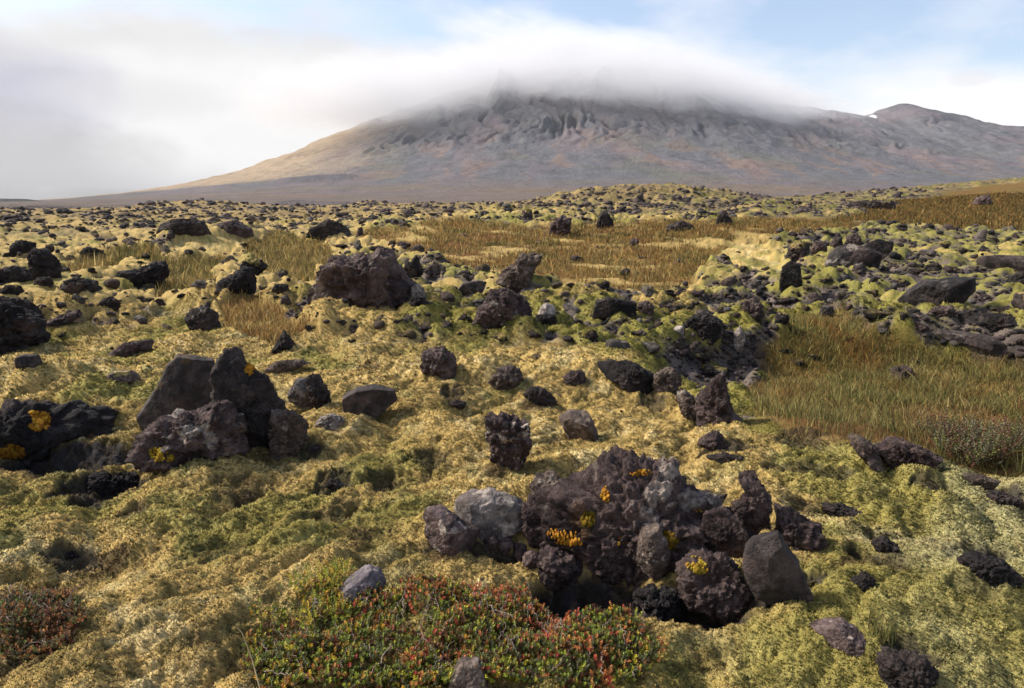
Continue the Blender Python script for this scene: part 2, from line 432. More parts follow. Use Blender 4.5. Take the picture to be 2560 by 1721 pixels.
def rock_shape(V, outline_r, ry, style, seed, size, grain=1.25):
    """V unit directions; outline_r: function of the angle in the X-Z plane giving the radius in metres; ry half thickness"""
    g = np.random.default_rng(seed)
    a1, a2, a3, nf = STYLE[style]
    ang = np.arctan2(V[:, 2], V[:, 0]); s = np.hypot(V[:, 0], V[:, 2])
    ro = outline_r(ang); p = 4.5 if style in ('slab', 'jag') else 2.4
    rad = ((s/ro)**p+(np.abs(V[:, 1])/ry)**p)**(-1/p)
    P = V*rad[:, None]
    q = V*.5+P/size*.8+seed*1.37
    P = P*(1+a1*1.1*fbm3(q*1.5, 2, seed))[:, None]
    for k in range(nf):                     # broken faces, mostly on the sides seen from in front and behind
        n = g.normal(size=3); n[1] = -abs(n[1])*1.3 if k % 3 else n[1]
        if style in ('slab', 'jag'): n[0] *= .3; n[2] *= .25; n[1] = math.copysign(max(abs(n[1]), .8), n[1])
        else: n[0] *= .75; n[2] *= .6
        n /= np.linalg.norm(n)
        d = P@n; lim = np.quantile(d, .995)*g.uniform(.66, .9)
        ex = np.maximum(d-lim, 0); P = P-n[None, :]*(ex*.93)[:, None]
    N_ = P/np.linalg.norm(P, axis=1)[:, None]
    size = size/grain
    f1, f2, idh = worley3(P/size*3.6+seed, seed)
    lump = np.sqrt(np.clip(1-(f1/.75)**2, 0, 1))-.5
    e1, e2, _ = worley3(P/size*8.5+seed, seed+3)
    lump2 = np.sqrt(np.clip(1-(e1/.75)**2, 0, 1))-.5
    rough = fbm3(P/size*7, 6, seed+5, .68)
    rid = 1-np.abs(fbm3(P/size*4.5, 3, seed+9))*2
    disp = size*(a2*lump+.45*a2*lump2+a3*rough*1.6+a3*.9*(rid-.6))
    P = P+N_*disp[:, None]
    return P, N_, (lump, lump2, rough, idh)

def rock_colour(P, N_, aux, pal, seed, size, lichen=0.0, orange=0.0, moss_=0.0):
    lump, lump2, rough, idh = aux
    n = fbm3(P/size*2.4, 4, seed+21); m_ = fbm3(P/size*7, 3, seed+22)
    t_ = sstep(-.35, .45, n+.55*m_+.35*(idh-.5))
    c = mix(pal[0]*np.ones((len(P), 1)), pal[1], t_)
    c = mix(c, PURP[1]*.9, .45*sstep(.1, .4, fbm3(P/size*1.7, 2, seed+25)))
    if lichen > 0:
        k = fbm3(P/size*3.1, 4, seed+23, .6)
        c = mix(c, LICH, lichen*sstep(.22, .30, k+.06*N_[:, 2]+.25*m_))
        k2 = fbm3(P/size*11, 2, seed+27)
        c = mix(c, LICH*.8, .6*lichen*sstep(.36, .46, k2))
    if orange > 0:
        k = fbm3(P/size*2.6, 3, seed+24)
        c = mix(c, ORNG*.7, orange*sstep(.22, .34, k+.15*m_))
    c = c*(1+.3*m_+.2*rough)[:, None]
    if moss_ > 0:                              # moss creeping over the upper sides
        k = fbm3(P/size*2.2, 3, seed+29)+.35*m_
        c = mix(c, mix(LIME*np.ones((len(P), 1)), TAN, sstep(-.1, .3, n)), moss_*sstep(.5, .72, N_[:, 2]*.8+k*1.2))
    return c

def outline(pts, cx, cz):
    """polar radius of a star-shaped outline, in photo pixels around (cx, cz)"""
    Q = np.array([(a-cx, cz-b) for a, b in pts], float)
    th = np.linspace(-np.pi, np.pi, 361); out = np.zeros(361)
    for i, t_ in enumerate(th):
        d = np.array([math.cos(t_), math.sin(t_)]); best = 0
        for j in range(len(Q)):
            a, b = Q[j], Q[(j+1) % len(Q)]; e = b-a
            den = d[0]*e[1]-d[1]*e[0]
            if abs(den) < 1e-9: continue
            s_ = (a[0]*e[1]-a[1]*e[0])/den; w = (a[0]*d[1]-a[1]*d[0])/den
            if s_ > 0 and -1e-6 <= w <= 1+1e-6: best = max(best, s_)
        out[i] = max(best, 1.5)
    return th, out

ROCKS = []          # (object, u, v_mid, v_base, half width px, short name used when a neighbour's label points at it)
def rock(name, label, cat, pts, pal=DARK, style='clinker', thick=.75, sink=.42, lift=0, push=0.0, level=None, lichen=0.0, orange=0.0, group=None, base=None, short=None, seed=None, lean=0.0, mossy=0.0, grain=1.25):
    """a rock whose outline from in front follows pts (photo pixels); it stands where its lowest point meets the ground"""
    pts = [(float(a), float(b)) for a, b in pts]
    seed = seed if seed is not None else len(ROCKS)*3+11
    us = [a for a, b in pts]; vs_ = [b for a, b in pts]
    u0, u1, v0, v1 = min(us), max(us), min(vs_), max(vs_)
    A = 0; cxx = 0; czz = 0
    for (a, b), (c, d) in zip(pts, pts[1:]+pts[:1]):
        w = a*d-c*b; A += w; cxx += (a+c)*w; czz += (b+d)*w
    cx, cz = cxx/(3*A), czz/(3*A)
    ub, vb = base if base else (cx, v1-3)
    g = hit(ub, vb); _, _, dep_ = project(*g); dep_ = float(dep_)+push
    H = v1-v0; k = dep_/FPX
    hw = (u1-u0)/2*k; hh = H/2*k
    ry = max(thick*min(hw, hh*1.6), .25*hh)
    dep_c = dep_+ry*.6; k = dep_c/FPX
    d = ray(cx, cz); ctr = np.array([0, 0, EYE])+d*dep_c
    pts2 = [(a, b if b < cz+.3*(v1-cz) else b+(b-(cz+.3*(v1-cz)))*sink*2.2) for a, b in pts]
    th, rp = outline(pts2, cx, cz)
    size = 2*min(max(hw, hh*.8), hh*1.5)*k*FPX/dep_
    px_size = max(u1-u0, H)*.4
    if level is None: level = 6 if px_size > 42 else 5 if px_size > 14 else 4
    V, Fq = ico(level)
    P, N_, aux = rock_shape(V, lambda an: np.interp(an, th, rp)*k, ry, style, seed, size, grain)
    cl = rock_colour(P, N_, aux, pal, seed, size, lichen, orange, mossy)*1.35*C(1.06, 1, .96)
    azm = math.atan2(d[0], d[1])
    far_ = dep_c > 25
    o = link(name, make_mesh(name, P, Fq, cl), M_FARROCK if far_ else M_SLAB if style in ('slab', 'boulder') else M_ROCK, None, tuple(ctr), (lean, 0, -azm))
    tag(o, label, cat, group)
    ROCKS.append((o, cx, cz, v1, (u1-u0)/2, short, size))
    o_data = (o, P, N_, k, cx, cz)
    return o_data

def cushion(rk, u_, v_, w, h, colr_, label=None, name='moss_cushion'):
    """a furry cushion of moss growing on the face of a rock: a part of that rock"""
    o, P, N_, k, cx, cz = rk
    tx_, tz_ = (u_-cx)*k, (cz-v_)*k
    front = P[:, 1] < np.quantile(P[:, 1], .6)
    i = np.argmin(np.where(front, (P[:, 0]-tx_)**2+(P[:, 2]-tz_)**2+.08*np.maximum(P[:, 1], 0)**2, 9))
    V, Fq = ico(2); gq = np.random.default_rng(int(u_*7+v_) % 997)
    VV_, FF_, CC_ = [], [], []; off_ = 0
    nl = int(np.clip(w*h/6, 34, 170))
    cover = np.nonzero(front)[0]
    for q_ in range(nl):
        a_, r_ = gq.uniform(0, 6.28), min(abs(gq.normal(0, .48)), .8)
        ox, oz = tx_+math.cos(a_)*r_*w*.5*k, tz_+math.sin(a_)*r_*h*.5*k
        j = cover[np.argmin((P[cover, 0]-ox)**2+(P[cover, 2]-oz)**2+.08*np.maximum(P[cover, 1], 0)**2)]
        sz = gq.uniform(.075, .14)*min(w, h)*k*(1.25-.45*r_)+.003
        n_ = N_[j]; B = V*sz; B = B-n_[None, :]*((B@n_)*.55)[:, None]
        B = B*(1+.4*fbm3(V*2+q_, 2, q_))[:, None]+P[j]
        cq = colr_*np.exp(gq.normal(0, .2))*np.array([1, gq.uniform(.75, 1.1), 1])
        VV_.append(B); FF_.append(Fq+off_); off_ += len(B); CC_.append(np.repeat(cq[None, :], len(B), 0)*(.8+.5*gq.random((len(B), 1))))
    Q = np.concatenate(VV_); Fq = np.concatenate(FF_); cl = np.concatenate(CC_)
    f1, _, idh = worley3(Q/.012, 5); Q = Q+.004*fbm3(Q/.006, 2, 9)[:, None]
    c = link(name, make_mesh(name, Q, Fq, cl), M_CUSH, o)
    if label: c['label'] = label
    return c

# --- split boulder and its neighbours
rock('lava_slab', 'dark angular slab leaning on the left half of the split boulder', 'rock', [(350, 1030), (402, 964), (431, 909), (457, 885), (475, 890), (536, 903), (540, 950), (545, 1060), (460, 1080), (370, 1060)], DARK, 'slab', .6, .2, base=(450, 1062), push=.12, short='the left slab of the split boulder', orange=.12)
sb = rock('lava_boulder', 'tall black pointed half of the split boulder with orange moss at its shoulder', 'rock', [(545, 953), (545, 927), (575, 872), (604, 867), (619, 876), (623, 909), (660, 946), (689, 1001), (702, 1038), (708, 1093), (695, 1140), (600, 1150), (560, 1110), (548, 1010)], DARK, 'jag', .62, .2, base=(640, 1132), short='the pointed half of the split boulder')
cushion(sb, 632, 918, 26, 34, ORNG, 'orange moss cushion')
fj = rock('lava_rock', 'jagged lichen-streaked lava rock in front of the split boulder', 'rock', [(332, 1123), (391, 1060), (416, 1044), (475, 1042), (500, 1040), (516, 1025), (542, 1008), (564, 1016), (575, 1045), (597, 1075), (608, 1134), (590, 1146), (523, 1160), (435, 1162), (345, 1148)], PURP, 'clinker', .6, .2, lichen=.75, short='the jagged rock before the split boulder', base=(470, 1152))
cushion(fj, 405, 1103, 46, 30, MUST, 'mustard moss cushion'); cushion(fj, 428, 1112, 24, 16, MUST*.9)
rock('lava_rock', 'pale pinkish flat lava lump under the left slab of the split boulder', 'rock', [(380, 1070), (400, 1050), (440, 1043), (492, 1046), (498, 1066), (450, 1076), (400, 1082)], PALE_R, 'clinker', .8, .2, lichen=.6, base=(450, 1112), push=-.05)
rock('lava_rock', 'brown rubbly flank rock leaning against the pointed half of the split boulder', 'rock', [(686, 1026), (733, 1034), (778, 1067), (770, 1090), (733, 1128), (700, 1150), (670, 1142)], BRN, 'clinker', .7, lichen=.3)
rock('lava_rock', 'grey triangular rock with a pale ridge, between split boulder and dark block', 'rock', [(724, 985), (745, 950), (767, 944), (775, 980), (803, 1001), (818, 1030), (781, 1022), (733, 1008)], GRY, 'jag', .7, lichen=.5, short='the grey triangular rock')
rock('lava_rock', 'black upright knob standing right behind the grey triangular rock', 'rock', [(768, 952), (785, 935), (803, 946), (818, 986), (824, 1023), (805, 1034), (780, 1000)], DARK, 'knobby', .8, push=.08)
rock('lava_rock', 'small pale rough stone on moss just below the grey triangular rock', 'rock', [(790, 1062), (807, 1042), (829, 1038), (860, 1048), (862, 1072), (800, 1080)], PALE_R, 'clinker', .8, lichen=.4)
lm = rock('lava_outcrop', 'black lava outcrop with orange moss under the mossy bank at the left edge', 'rock', [(-90, 1030), (0, 1022), (63, 1024), (120, 1032), (206, 1055), (250, 1075), (262, 1104), (236, 1119), (158, 1149), (92, 1171), (37, 1190), (-90, 1225)], BLK, 'knobby', .5, .15, orange=.35, short='the black outcrop at the left edge', base=(110, 1160))
cushion(lm, 97, 1043, 50, 70, ORNG, 'orange moss cushion'); cushion(lm, 25, 1105, 75, 50, ORNG*.55, 'rust brown moss cushion')
rock('lava_slab', 'dark smooth block with one flat face, sunk in tan moss', 'rock', [(858, 992), (893, 970), (934, 967), (985, 977), (993, 1001), (940, 1028), (862, 1046)], DARK, 'slab', .7, short='the dark flat-faced block')
rock('lava_boulder', 'square-topped brown lava boulder standing on the crest of the moss sheet', 'rock', [(1050, 902), (1060, 885), (1077, 874), (1111, 872), (1130, 892), (1144, 930), (1110, 942), (1062, 940)], PURP, 'clinker', .8, lichen=.2, short='the square-topped brown boulder')
rock('lava_rock', 'craggy brown rock near the crest, right of the square-topped boulder', 'rock', [(1222, 950), (1243, 920), (1276, 918), (1302, 931), (1310, 968), (1290, 974), (1240, 965)], BRN, 'clinker', .8, lichen=.3, short='the craggy brown rock')
rock('lava_rock', 'low dark purple rock just below the craggy brown rock', 'rock', [(1310, 985), (1330, 968), (1355, 972), (1388, 998), (1390, 1014), (1335, 1014)], DARK, 'clinker', .8)
rock('lava_rock', 'lone small brown stone on bare tan moss near the black blocky ledge', 'rock', [(1408, 945), (1430, 930), (1450, 927), (1466, 945), (1455, 967), (1420, 964)], PURP, 'clinker', .8)
rock('lava_ledge', 'black blocky ledge along the far edge of the moss sheet', 'rock', [(1488, 912), (1523, 903), (1579, 909), (1630, 938), (1667, 964), (1655, 985), (1597, 976), (1542, 955), (1508, 938)], BLK, 'jag', .5, short='the black blocky ledge')
rock('lava_rock', 'brown rubbly rock at the right end of the black blocky ledge', 'rock', [(1630, 945), (1655, 922), (1682, 922), (1700, 950), (1690, 978), (1650, 982)], BRN, 'clinker', .8, lichen=.4)
rock('lava_rock', 'dark lava rock with two white lichen splotches, alone in the moss', 'rock', [(1217, 1040), (1255, 1034), (1285, 1033), (1313, 1049), (1319, 1093), (1321, 1137), (1313, 1165), (1276, 1174), (1251, 1167), (1232, 1130), (1221, 1075)], PURP, 'knobby', .6, lichen=.95, short='the white-splotched rock', seed=77)
rock('lava_rock', 'flat grey brown rock sunk in moss right of the white-splotched rock', 'rock', [(1395, 1042), (1420, 1025), (1465, 1027), (1490, 1065), (1500, 1098), (1460, 1107), (1425, 1092)], BRN, 'boulder', .7, lichen=.2, short='the flat grey brown rock')
rock('lava_spire', 'ragged brown lava spire between the moss sheet and the grassy hollow', 'rock', [(1740, 1000), (1766, 964), (1781, 930), (1807, 927), (1813, 986), (1828, 1028), (1860, 1042), (1862, 1062), (1822, 1071), (1755, 1058)], PURP, 'spire', .6, lichen=.2, base=(1790, 1062), short='the ragged brown spire')
rock('lava_rock', 'grey rubbly shoulder rock on the left of the ragged brown spire', 'rock', [(1690, 985), (1712, 978), (1745, 1010), (1765, 1050), (1740, 1056), (1708, 1030)], BRN, 'clinker', .7, lichen=.5)

# --- the big outcrop in front
oc = rock('lava_outcrop', 'big craggy lava outcrop with orange moss, its crest crusted with pale lichen', 'rock', [(1318, 1250), (1345, 1195), (1385, 1183), (1440, 1190), (1500, 1165), (1519, 1134), (1551, 1131), (1599, 1141), (1640, 1158), (1666, 1160), (1688, 1200), (1730, 1227), (1765, 1233), (1806, 1239), (1841, 1270), (1900, 1290), (1930, 1330), (1900, 1420), (1850, 1470), (1760, 1490), (1660, 1480), (1560, 1470), (1470, 1440), (1380, 1400), (1320, 1350)], PURP, 'clinker', .42, .12, level=7, lichen=.5, orange=.18, base=(1620, 1475), push=.10, short='the big outcrop', seed=31, grain=2.6)
cushion(oc, 1430, 1318, 84, 42, ORNG*1.15, 'orange moss cushion'); cushion(oc, 1398, 1306, 40, 22, ORNG*1.1); cushion(oc, 1598, 1153, 62, 18, ORNG*.8, 'rusty moss cushion')
cushion(oc, 1516, 1204, 24, 36, ORNG*.9); cushion(oc, 1668, 1285, 46, 40, MUST*.45, 'dark olive moss cushion'); cushion(oc, 1478, 1262, 40, 34, MUST*.55)
cushion(oc, 1735, 1243, 18, 10, ORNG*.9)
rock('boulder', 'round grey boulder at the left end of the big outcrop', 'rock', [(1135, 1280), (1140, 1252), (1166, 1230), (1230, 1225), (1287, 1236), (1309, 1259), (1319, 1316), (1287, 1332), (1240, 1338), (1191, 1325), (1153, 1300)], GRY, 'boulder', .7, lichen=.4, base=(1240, 1352), push=-.02, short='the round grey boulder')
rock('lava_rock', 'long lava stone with a pale top, left of the round grey boulder', 'rock', [(1057, 1290), (1062, 1266), (1077, 1262), (1105, 1265), (1128, 1284), (1159, 1310), (1215, 1340), (1212, 1362), (1179, 1372), (1134, 1372), (1089, 1356), (1060, 1345)], PURP, 'boulder', .6, lichen=.5, push=-.03, short='the long pale-topped stone')
for (a, b, rr_, lb) in ((1262, 1362, 22, 'small purple knob under the round grey boulder, nearest its middle'), (1300, 1378, 19, 'small purple knob under the round grey boulder, nearest its right side'), (1330, 1402, 24, 'dark knob at the left foot of the big outcrop, above the round purple stone'), (1228, 1352, 20, 'small dark knob between the long pale-topped stone and the round grey boulder')):
    rock('lava_rock', lb, 'rock', [(a+rr_*math.cos(t_)*1.1, b+rr_*math.sin(t_)) for t_ in np.linspace(0, 6.28, 9)[:-1]], PURP, 'boulder', .9, .3, push=-.02)
rock('lava_rock', 'purple upright lava column between the round grey boulder and the orange moss', 'rock', [(1310, 1260), (1325, 1232), (1352, 1230), (1368, 1260), (1372, 1320), (1365, 1360), (1330, 1372), (1312, 1330)], PURP, 'knobby', .8, base=(1340, 1415), push=.05)
rock('lava_rock', 'white crusted flat stone lying on the upper left of the big outcrop', 'rock', [(1405, 1240), (1430, 1222), (1456, 1221), (1471, 1238), (1450, 1252), (1420, 1254)], PALE_R, 'boulder', .9, lichen=1.0, base=(1440, 1452), push=.10)
rock('lava_rock', 'narrow pale stone on the big outcrop, just above the white crusted one', 'rock', [(1445, 1212), (1480, 1205), (1512, 1220), (1516, 1234), (1480, 1234), (1450, 1224)], PALE_R, 'boulder', .9, lichen=.5, base=(1440, 1448), push=.14)
rock('lava_rock', 'light brown rounded lump at the upper left corner of the big outcrop', 'rock', [(1322, 1223), (1344, 1190), (1383, 1182), (1414, 1205), (1408, 1240), (1370, 1250), (1335, 1246)], BRN, 'clinker', .8, lichen=.6, base=(1370, 1445), push=.08)
ls = rock('lava_rock', 'long lava stone with a worn white patch, hanging down the middle of the big outcrop', 'rock', [(1596, 1290), (1621, 1284), (1643, 1306), (1666, 1350), (1675, 1392), (1659, 1434), (1625, 1458), (1602, 1440), (1594, 1383), (1590, 1335)], BRN, 'boulder', .8, .1, lichen=.55, base=(1625, 1480), push=-.05, seed=58)
rm = rock('lava_rock', 'knobbly brown column below the orange moss of the big outcrop', 'rock', [(1475, 1320), (1504, 1296), (1542, 1312), (1583, 1354), (1586, 1399), (1570, 1431), (1563, 1478), (1510, 1488), (1494, 1447), (1488, 1383), (1473, 1350)], PURP, 'knobby', .7, .15, base=(1530, 1494), push=.0)
cushion(rm, 1562, 1336, 46, 40, ORNG, 'yellow orange moss cushion')
rock('lava_rock', 'round purple stone at the lower left of the big outcrop', 'rock', [(1340, 1431), (1345, 1394), (1366, 1374), (1414, 1374), (1445, 1410), (1442, 1433), (1411, 1447), (1365, 1450)], PURP, 'knobby', .8, .3, push=-.02, base=(1395, 1455))
lb_ = rock('lava_boulder', 'rough brown boulder with mustard moss on top, over the dark pit', 'rock', [(1705, 1430), (1712, 1400), (1771, 1387), (1819, 1394), (1846, 1424), (1869, 1459), (1865, 1490), (1843, 1540), (1806, 1548), (1739, 1524), (1705, 1485)], PURP, 'clinker', .75, .15, lichen=.25, base=(1790, 1540), push=-.1, short='the mustard-topped boulder')
cushion(lb_, 1742, 1404, 58, 30, MUST*1.1, 'mustard moss cushion')
rock('lava_slab', 'big smooth dark triangular slab at the right end of the big outcrop', 'rock', [(1862, 1380), (1880, 1350), (1937, 1325), (1959, 1361), (1991, 1399), (2013, 1453), (2030, 1478), (2018, 1517), (1978, 1509), (1898, 1493), (1870, 1456), (1860, 1418)], DARK, 'slab', .45, .12, base=(1950, 1502), push=-.03, short='the smooth triangular slab', seed=90)
rock('lava_spire', 'horn-shaped purple spike on the right crest of the big outcrop', 'rock', [(1841, 1186), (1860, 1169), (1879, 1172), (1889, 1204), (1908, 1222), (1920, 1259), (1922, 1300), (1880, 1330), (1841, 1310), (1841, 1259), (1866, 1233), (1863, 1207)], PURP, 'spire', .7, .05, base=(1880, 1440), push=.18, short='the horn-shaped spike')
rock('lava_rock', 'purple cinder-like lump behind the smooth triangular slab', 'rock', [(1918, 1300), (1935, 1278), (1962, 1274), (1997, 1297), (2039, 1310), (2057, 1335), (2042, 1367), (1985, 1378), (1950, 1370)], PURP, 'clinker', .7, .2, base=(1985, 1380), push=.05)
rock('lava_rock', 'dark lump in the pit between round purple stone and mustard-topped boulder', 'rock', [(1590, 1490), (1630, 1470), (1680, 1478), (1700, 1510), (1680, 1548), (1620, 1552), (1588, 1525)], BLK, 'knobby', .7, base=(1650, 1548), push=-.05)
rock('lava_rock', 'purple rock wedged under the crest between horn spike and mustard-topped boulder', 'rock', [(1760, 1290), (1800, 1270), (1850, 1300), (1870, 1350), (1850, 1400), (1790, 1395), (1758, 1350)], PURP, 'jag', .6, base=(1810, 1455), push=.08)
rock('boulder', 'grey pointed stone among the yellow shrub twigs', 'rock', [(845, 1480), (873, 1438), (917, 1415), (950, 1429), (963, 1465), (943, 1490), (917, 1519), (862, 1516)], (C(.075, .066, .075), C(.15, .135, .145)), 'boulder', .7, lichen=.08, short='the grey pointed stone')
rock('boulder', 'brown grey stone poking out of the red shrub at the bottom edge', 'rock', [(1105, 1745), (1131, 1675), (1153, 1653), (1197, 1651), (1221, 1690), (1225, 1745)], BRN, 'boulder', .8, lichen=.15)
rock('lava_rock', 'flat brown stone with a white fleck, sunk in moss below the smooth triangular slab', 'rock', [(2019, 1576), (2049, 1569), (2096, 1552), (2132, 1569), (2182, 1599), (2212, 1622), (2182, 1632), (2096, 1622), (2049, 1601)], PURP, 'boulder', .7, lichen=.4, short='the flat flecked stone')
rock('lava_rock', 'dark gravelly lava rock below the flat flecked stone', 'rock', [(2205, 1650), (2230, 1636), (2290, 1634), (2320, 1660), (2325, 1745), (2215, 1745)], DARK, 'knobby', .7, .1)
for pts, lb, pal in (([(2040, 1268), (2100, 1262), (2150, 1270), (2160, 1285), (2090, 1292), (2050, 1286)], 'thin dark rock lip in the moss right of the horn-shaped spike', DARK), ([(2390, 1425), (2430, 1395), (2500, 1400), (2545, 1432), (2520, 1452), (2420, 1448)], 'black sunken rock in a hole of the moss near the right edge', BLK), ([(2130, 1450), (2160, 1432), (2185, 1448), (2176, 1474), (2140, 1474)], 'fist-sized black stone in a moss hole right of the smooth triangular slab', BLK), ([(2180, 1362), (2205, 1345), (2240, 1362), (2236, 1385), (2195, 1385)], 'fist-sized olive stone peeping from the moss above the moss hole', DARK), ([(2450, 1243), (2490, 1232), (2540, 1240), (2560, 1256), (2500, 1266), (2455, 1258)], 'dark stone lip under the green moss crest at the right edge', DARK), ([(2190, 1130), (2235, 1105), (2295, 1118), (2350, 1140), (2330, 1168), (2250, 1170)], 'purple grey stone at the near rim of the grassy hollow', PURP), ([(2120, 1100), (2145, 1092), (2172, 1108), (2215, 1160), (2200, 1172), (2160, 1142)], 'ribbed grey stone where the moss drops into the grassy hollow', BRN), ([(2400, 1195), (2450, 1188), (2500, 1200), (2480, 1216), (2410, 1212)], 'brown flat stone on the hollow rim close to the right edge', BRN), ([(1745, 1105), (1790, 1080), (1815, 1102), (1800, 1124), (1760, 1124)], 'purple brown stone in the moss below the ragged brown spire', PURP), ([(1765, 1145), (1810, 1135), (1870, 1142), (1862, 1158), (1790, 1160)], 'dark thin rock lip in the moss straight above the horn-shaped spike', DARK), ([(200, 1200), (250, 1180), (330, 1196), (362, 1222), (300, 1236), (220, 1228)], 'black sunken rock in the moss hole below the black left outcrop', BLK), ([(140, 1392), (170, 1378), (218, 1384), (214, 1402), (160, 1406)], 'black flat stone in a small moss hole, lowest on the mossy left slope', BLK), ([(800, 1215), (830, 1200), (865, 1212), (860, 1228), (815, 1230)], 'dark sunken stone in the moss midway between split boulder and big outcrop', DARK), ([(1120, 1010), (1140, 1000), (1165, 1008), (1158, 1024), (1128, 1024)], 'dark stone half sunk in tan moss above the white-splotched rock', DARK), ([(765, 1124), (785, 1115), (808, 1124), (800, 1136), (772, 1136)], 'fist-sized purple stone in moss right of the brown rubbly flank rock', PURP)):
    rock('lava_rock', lb, 'rock', pts, pal, 'clinker', .9, .3)

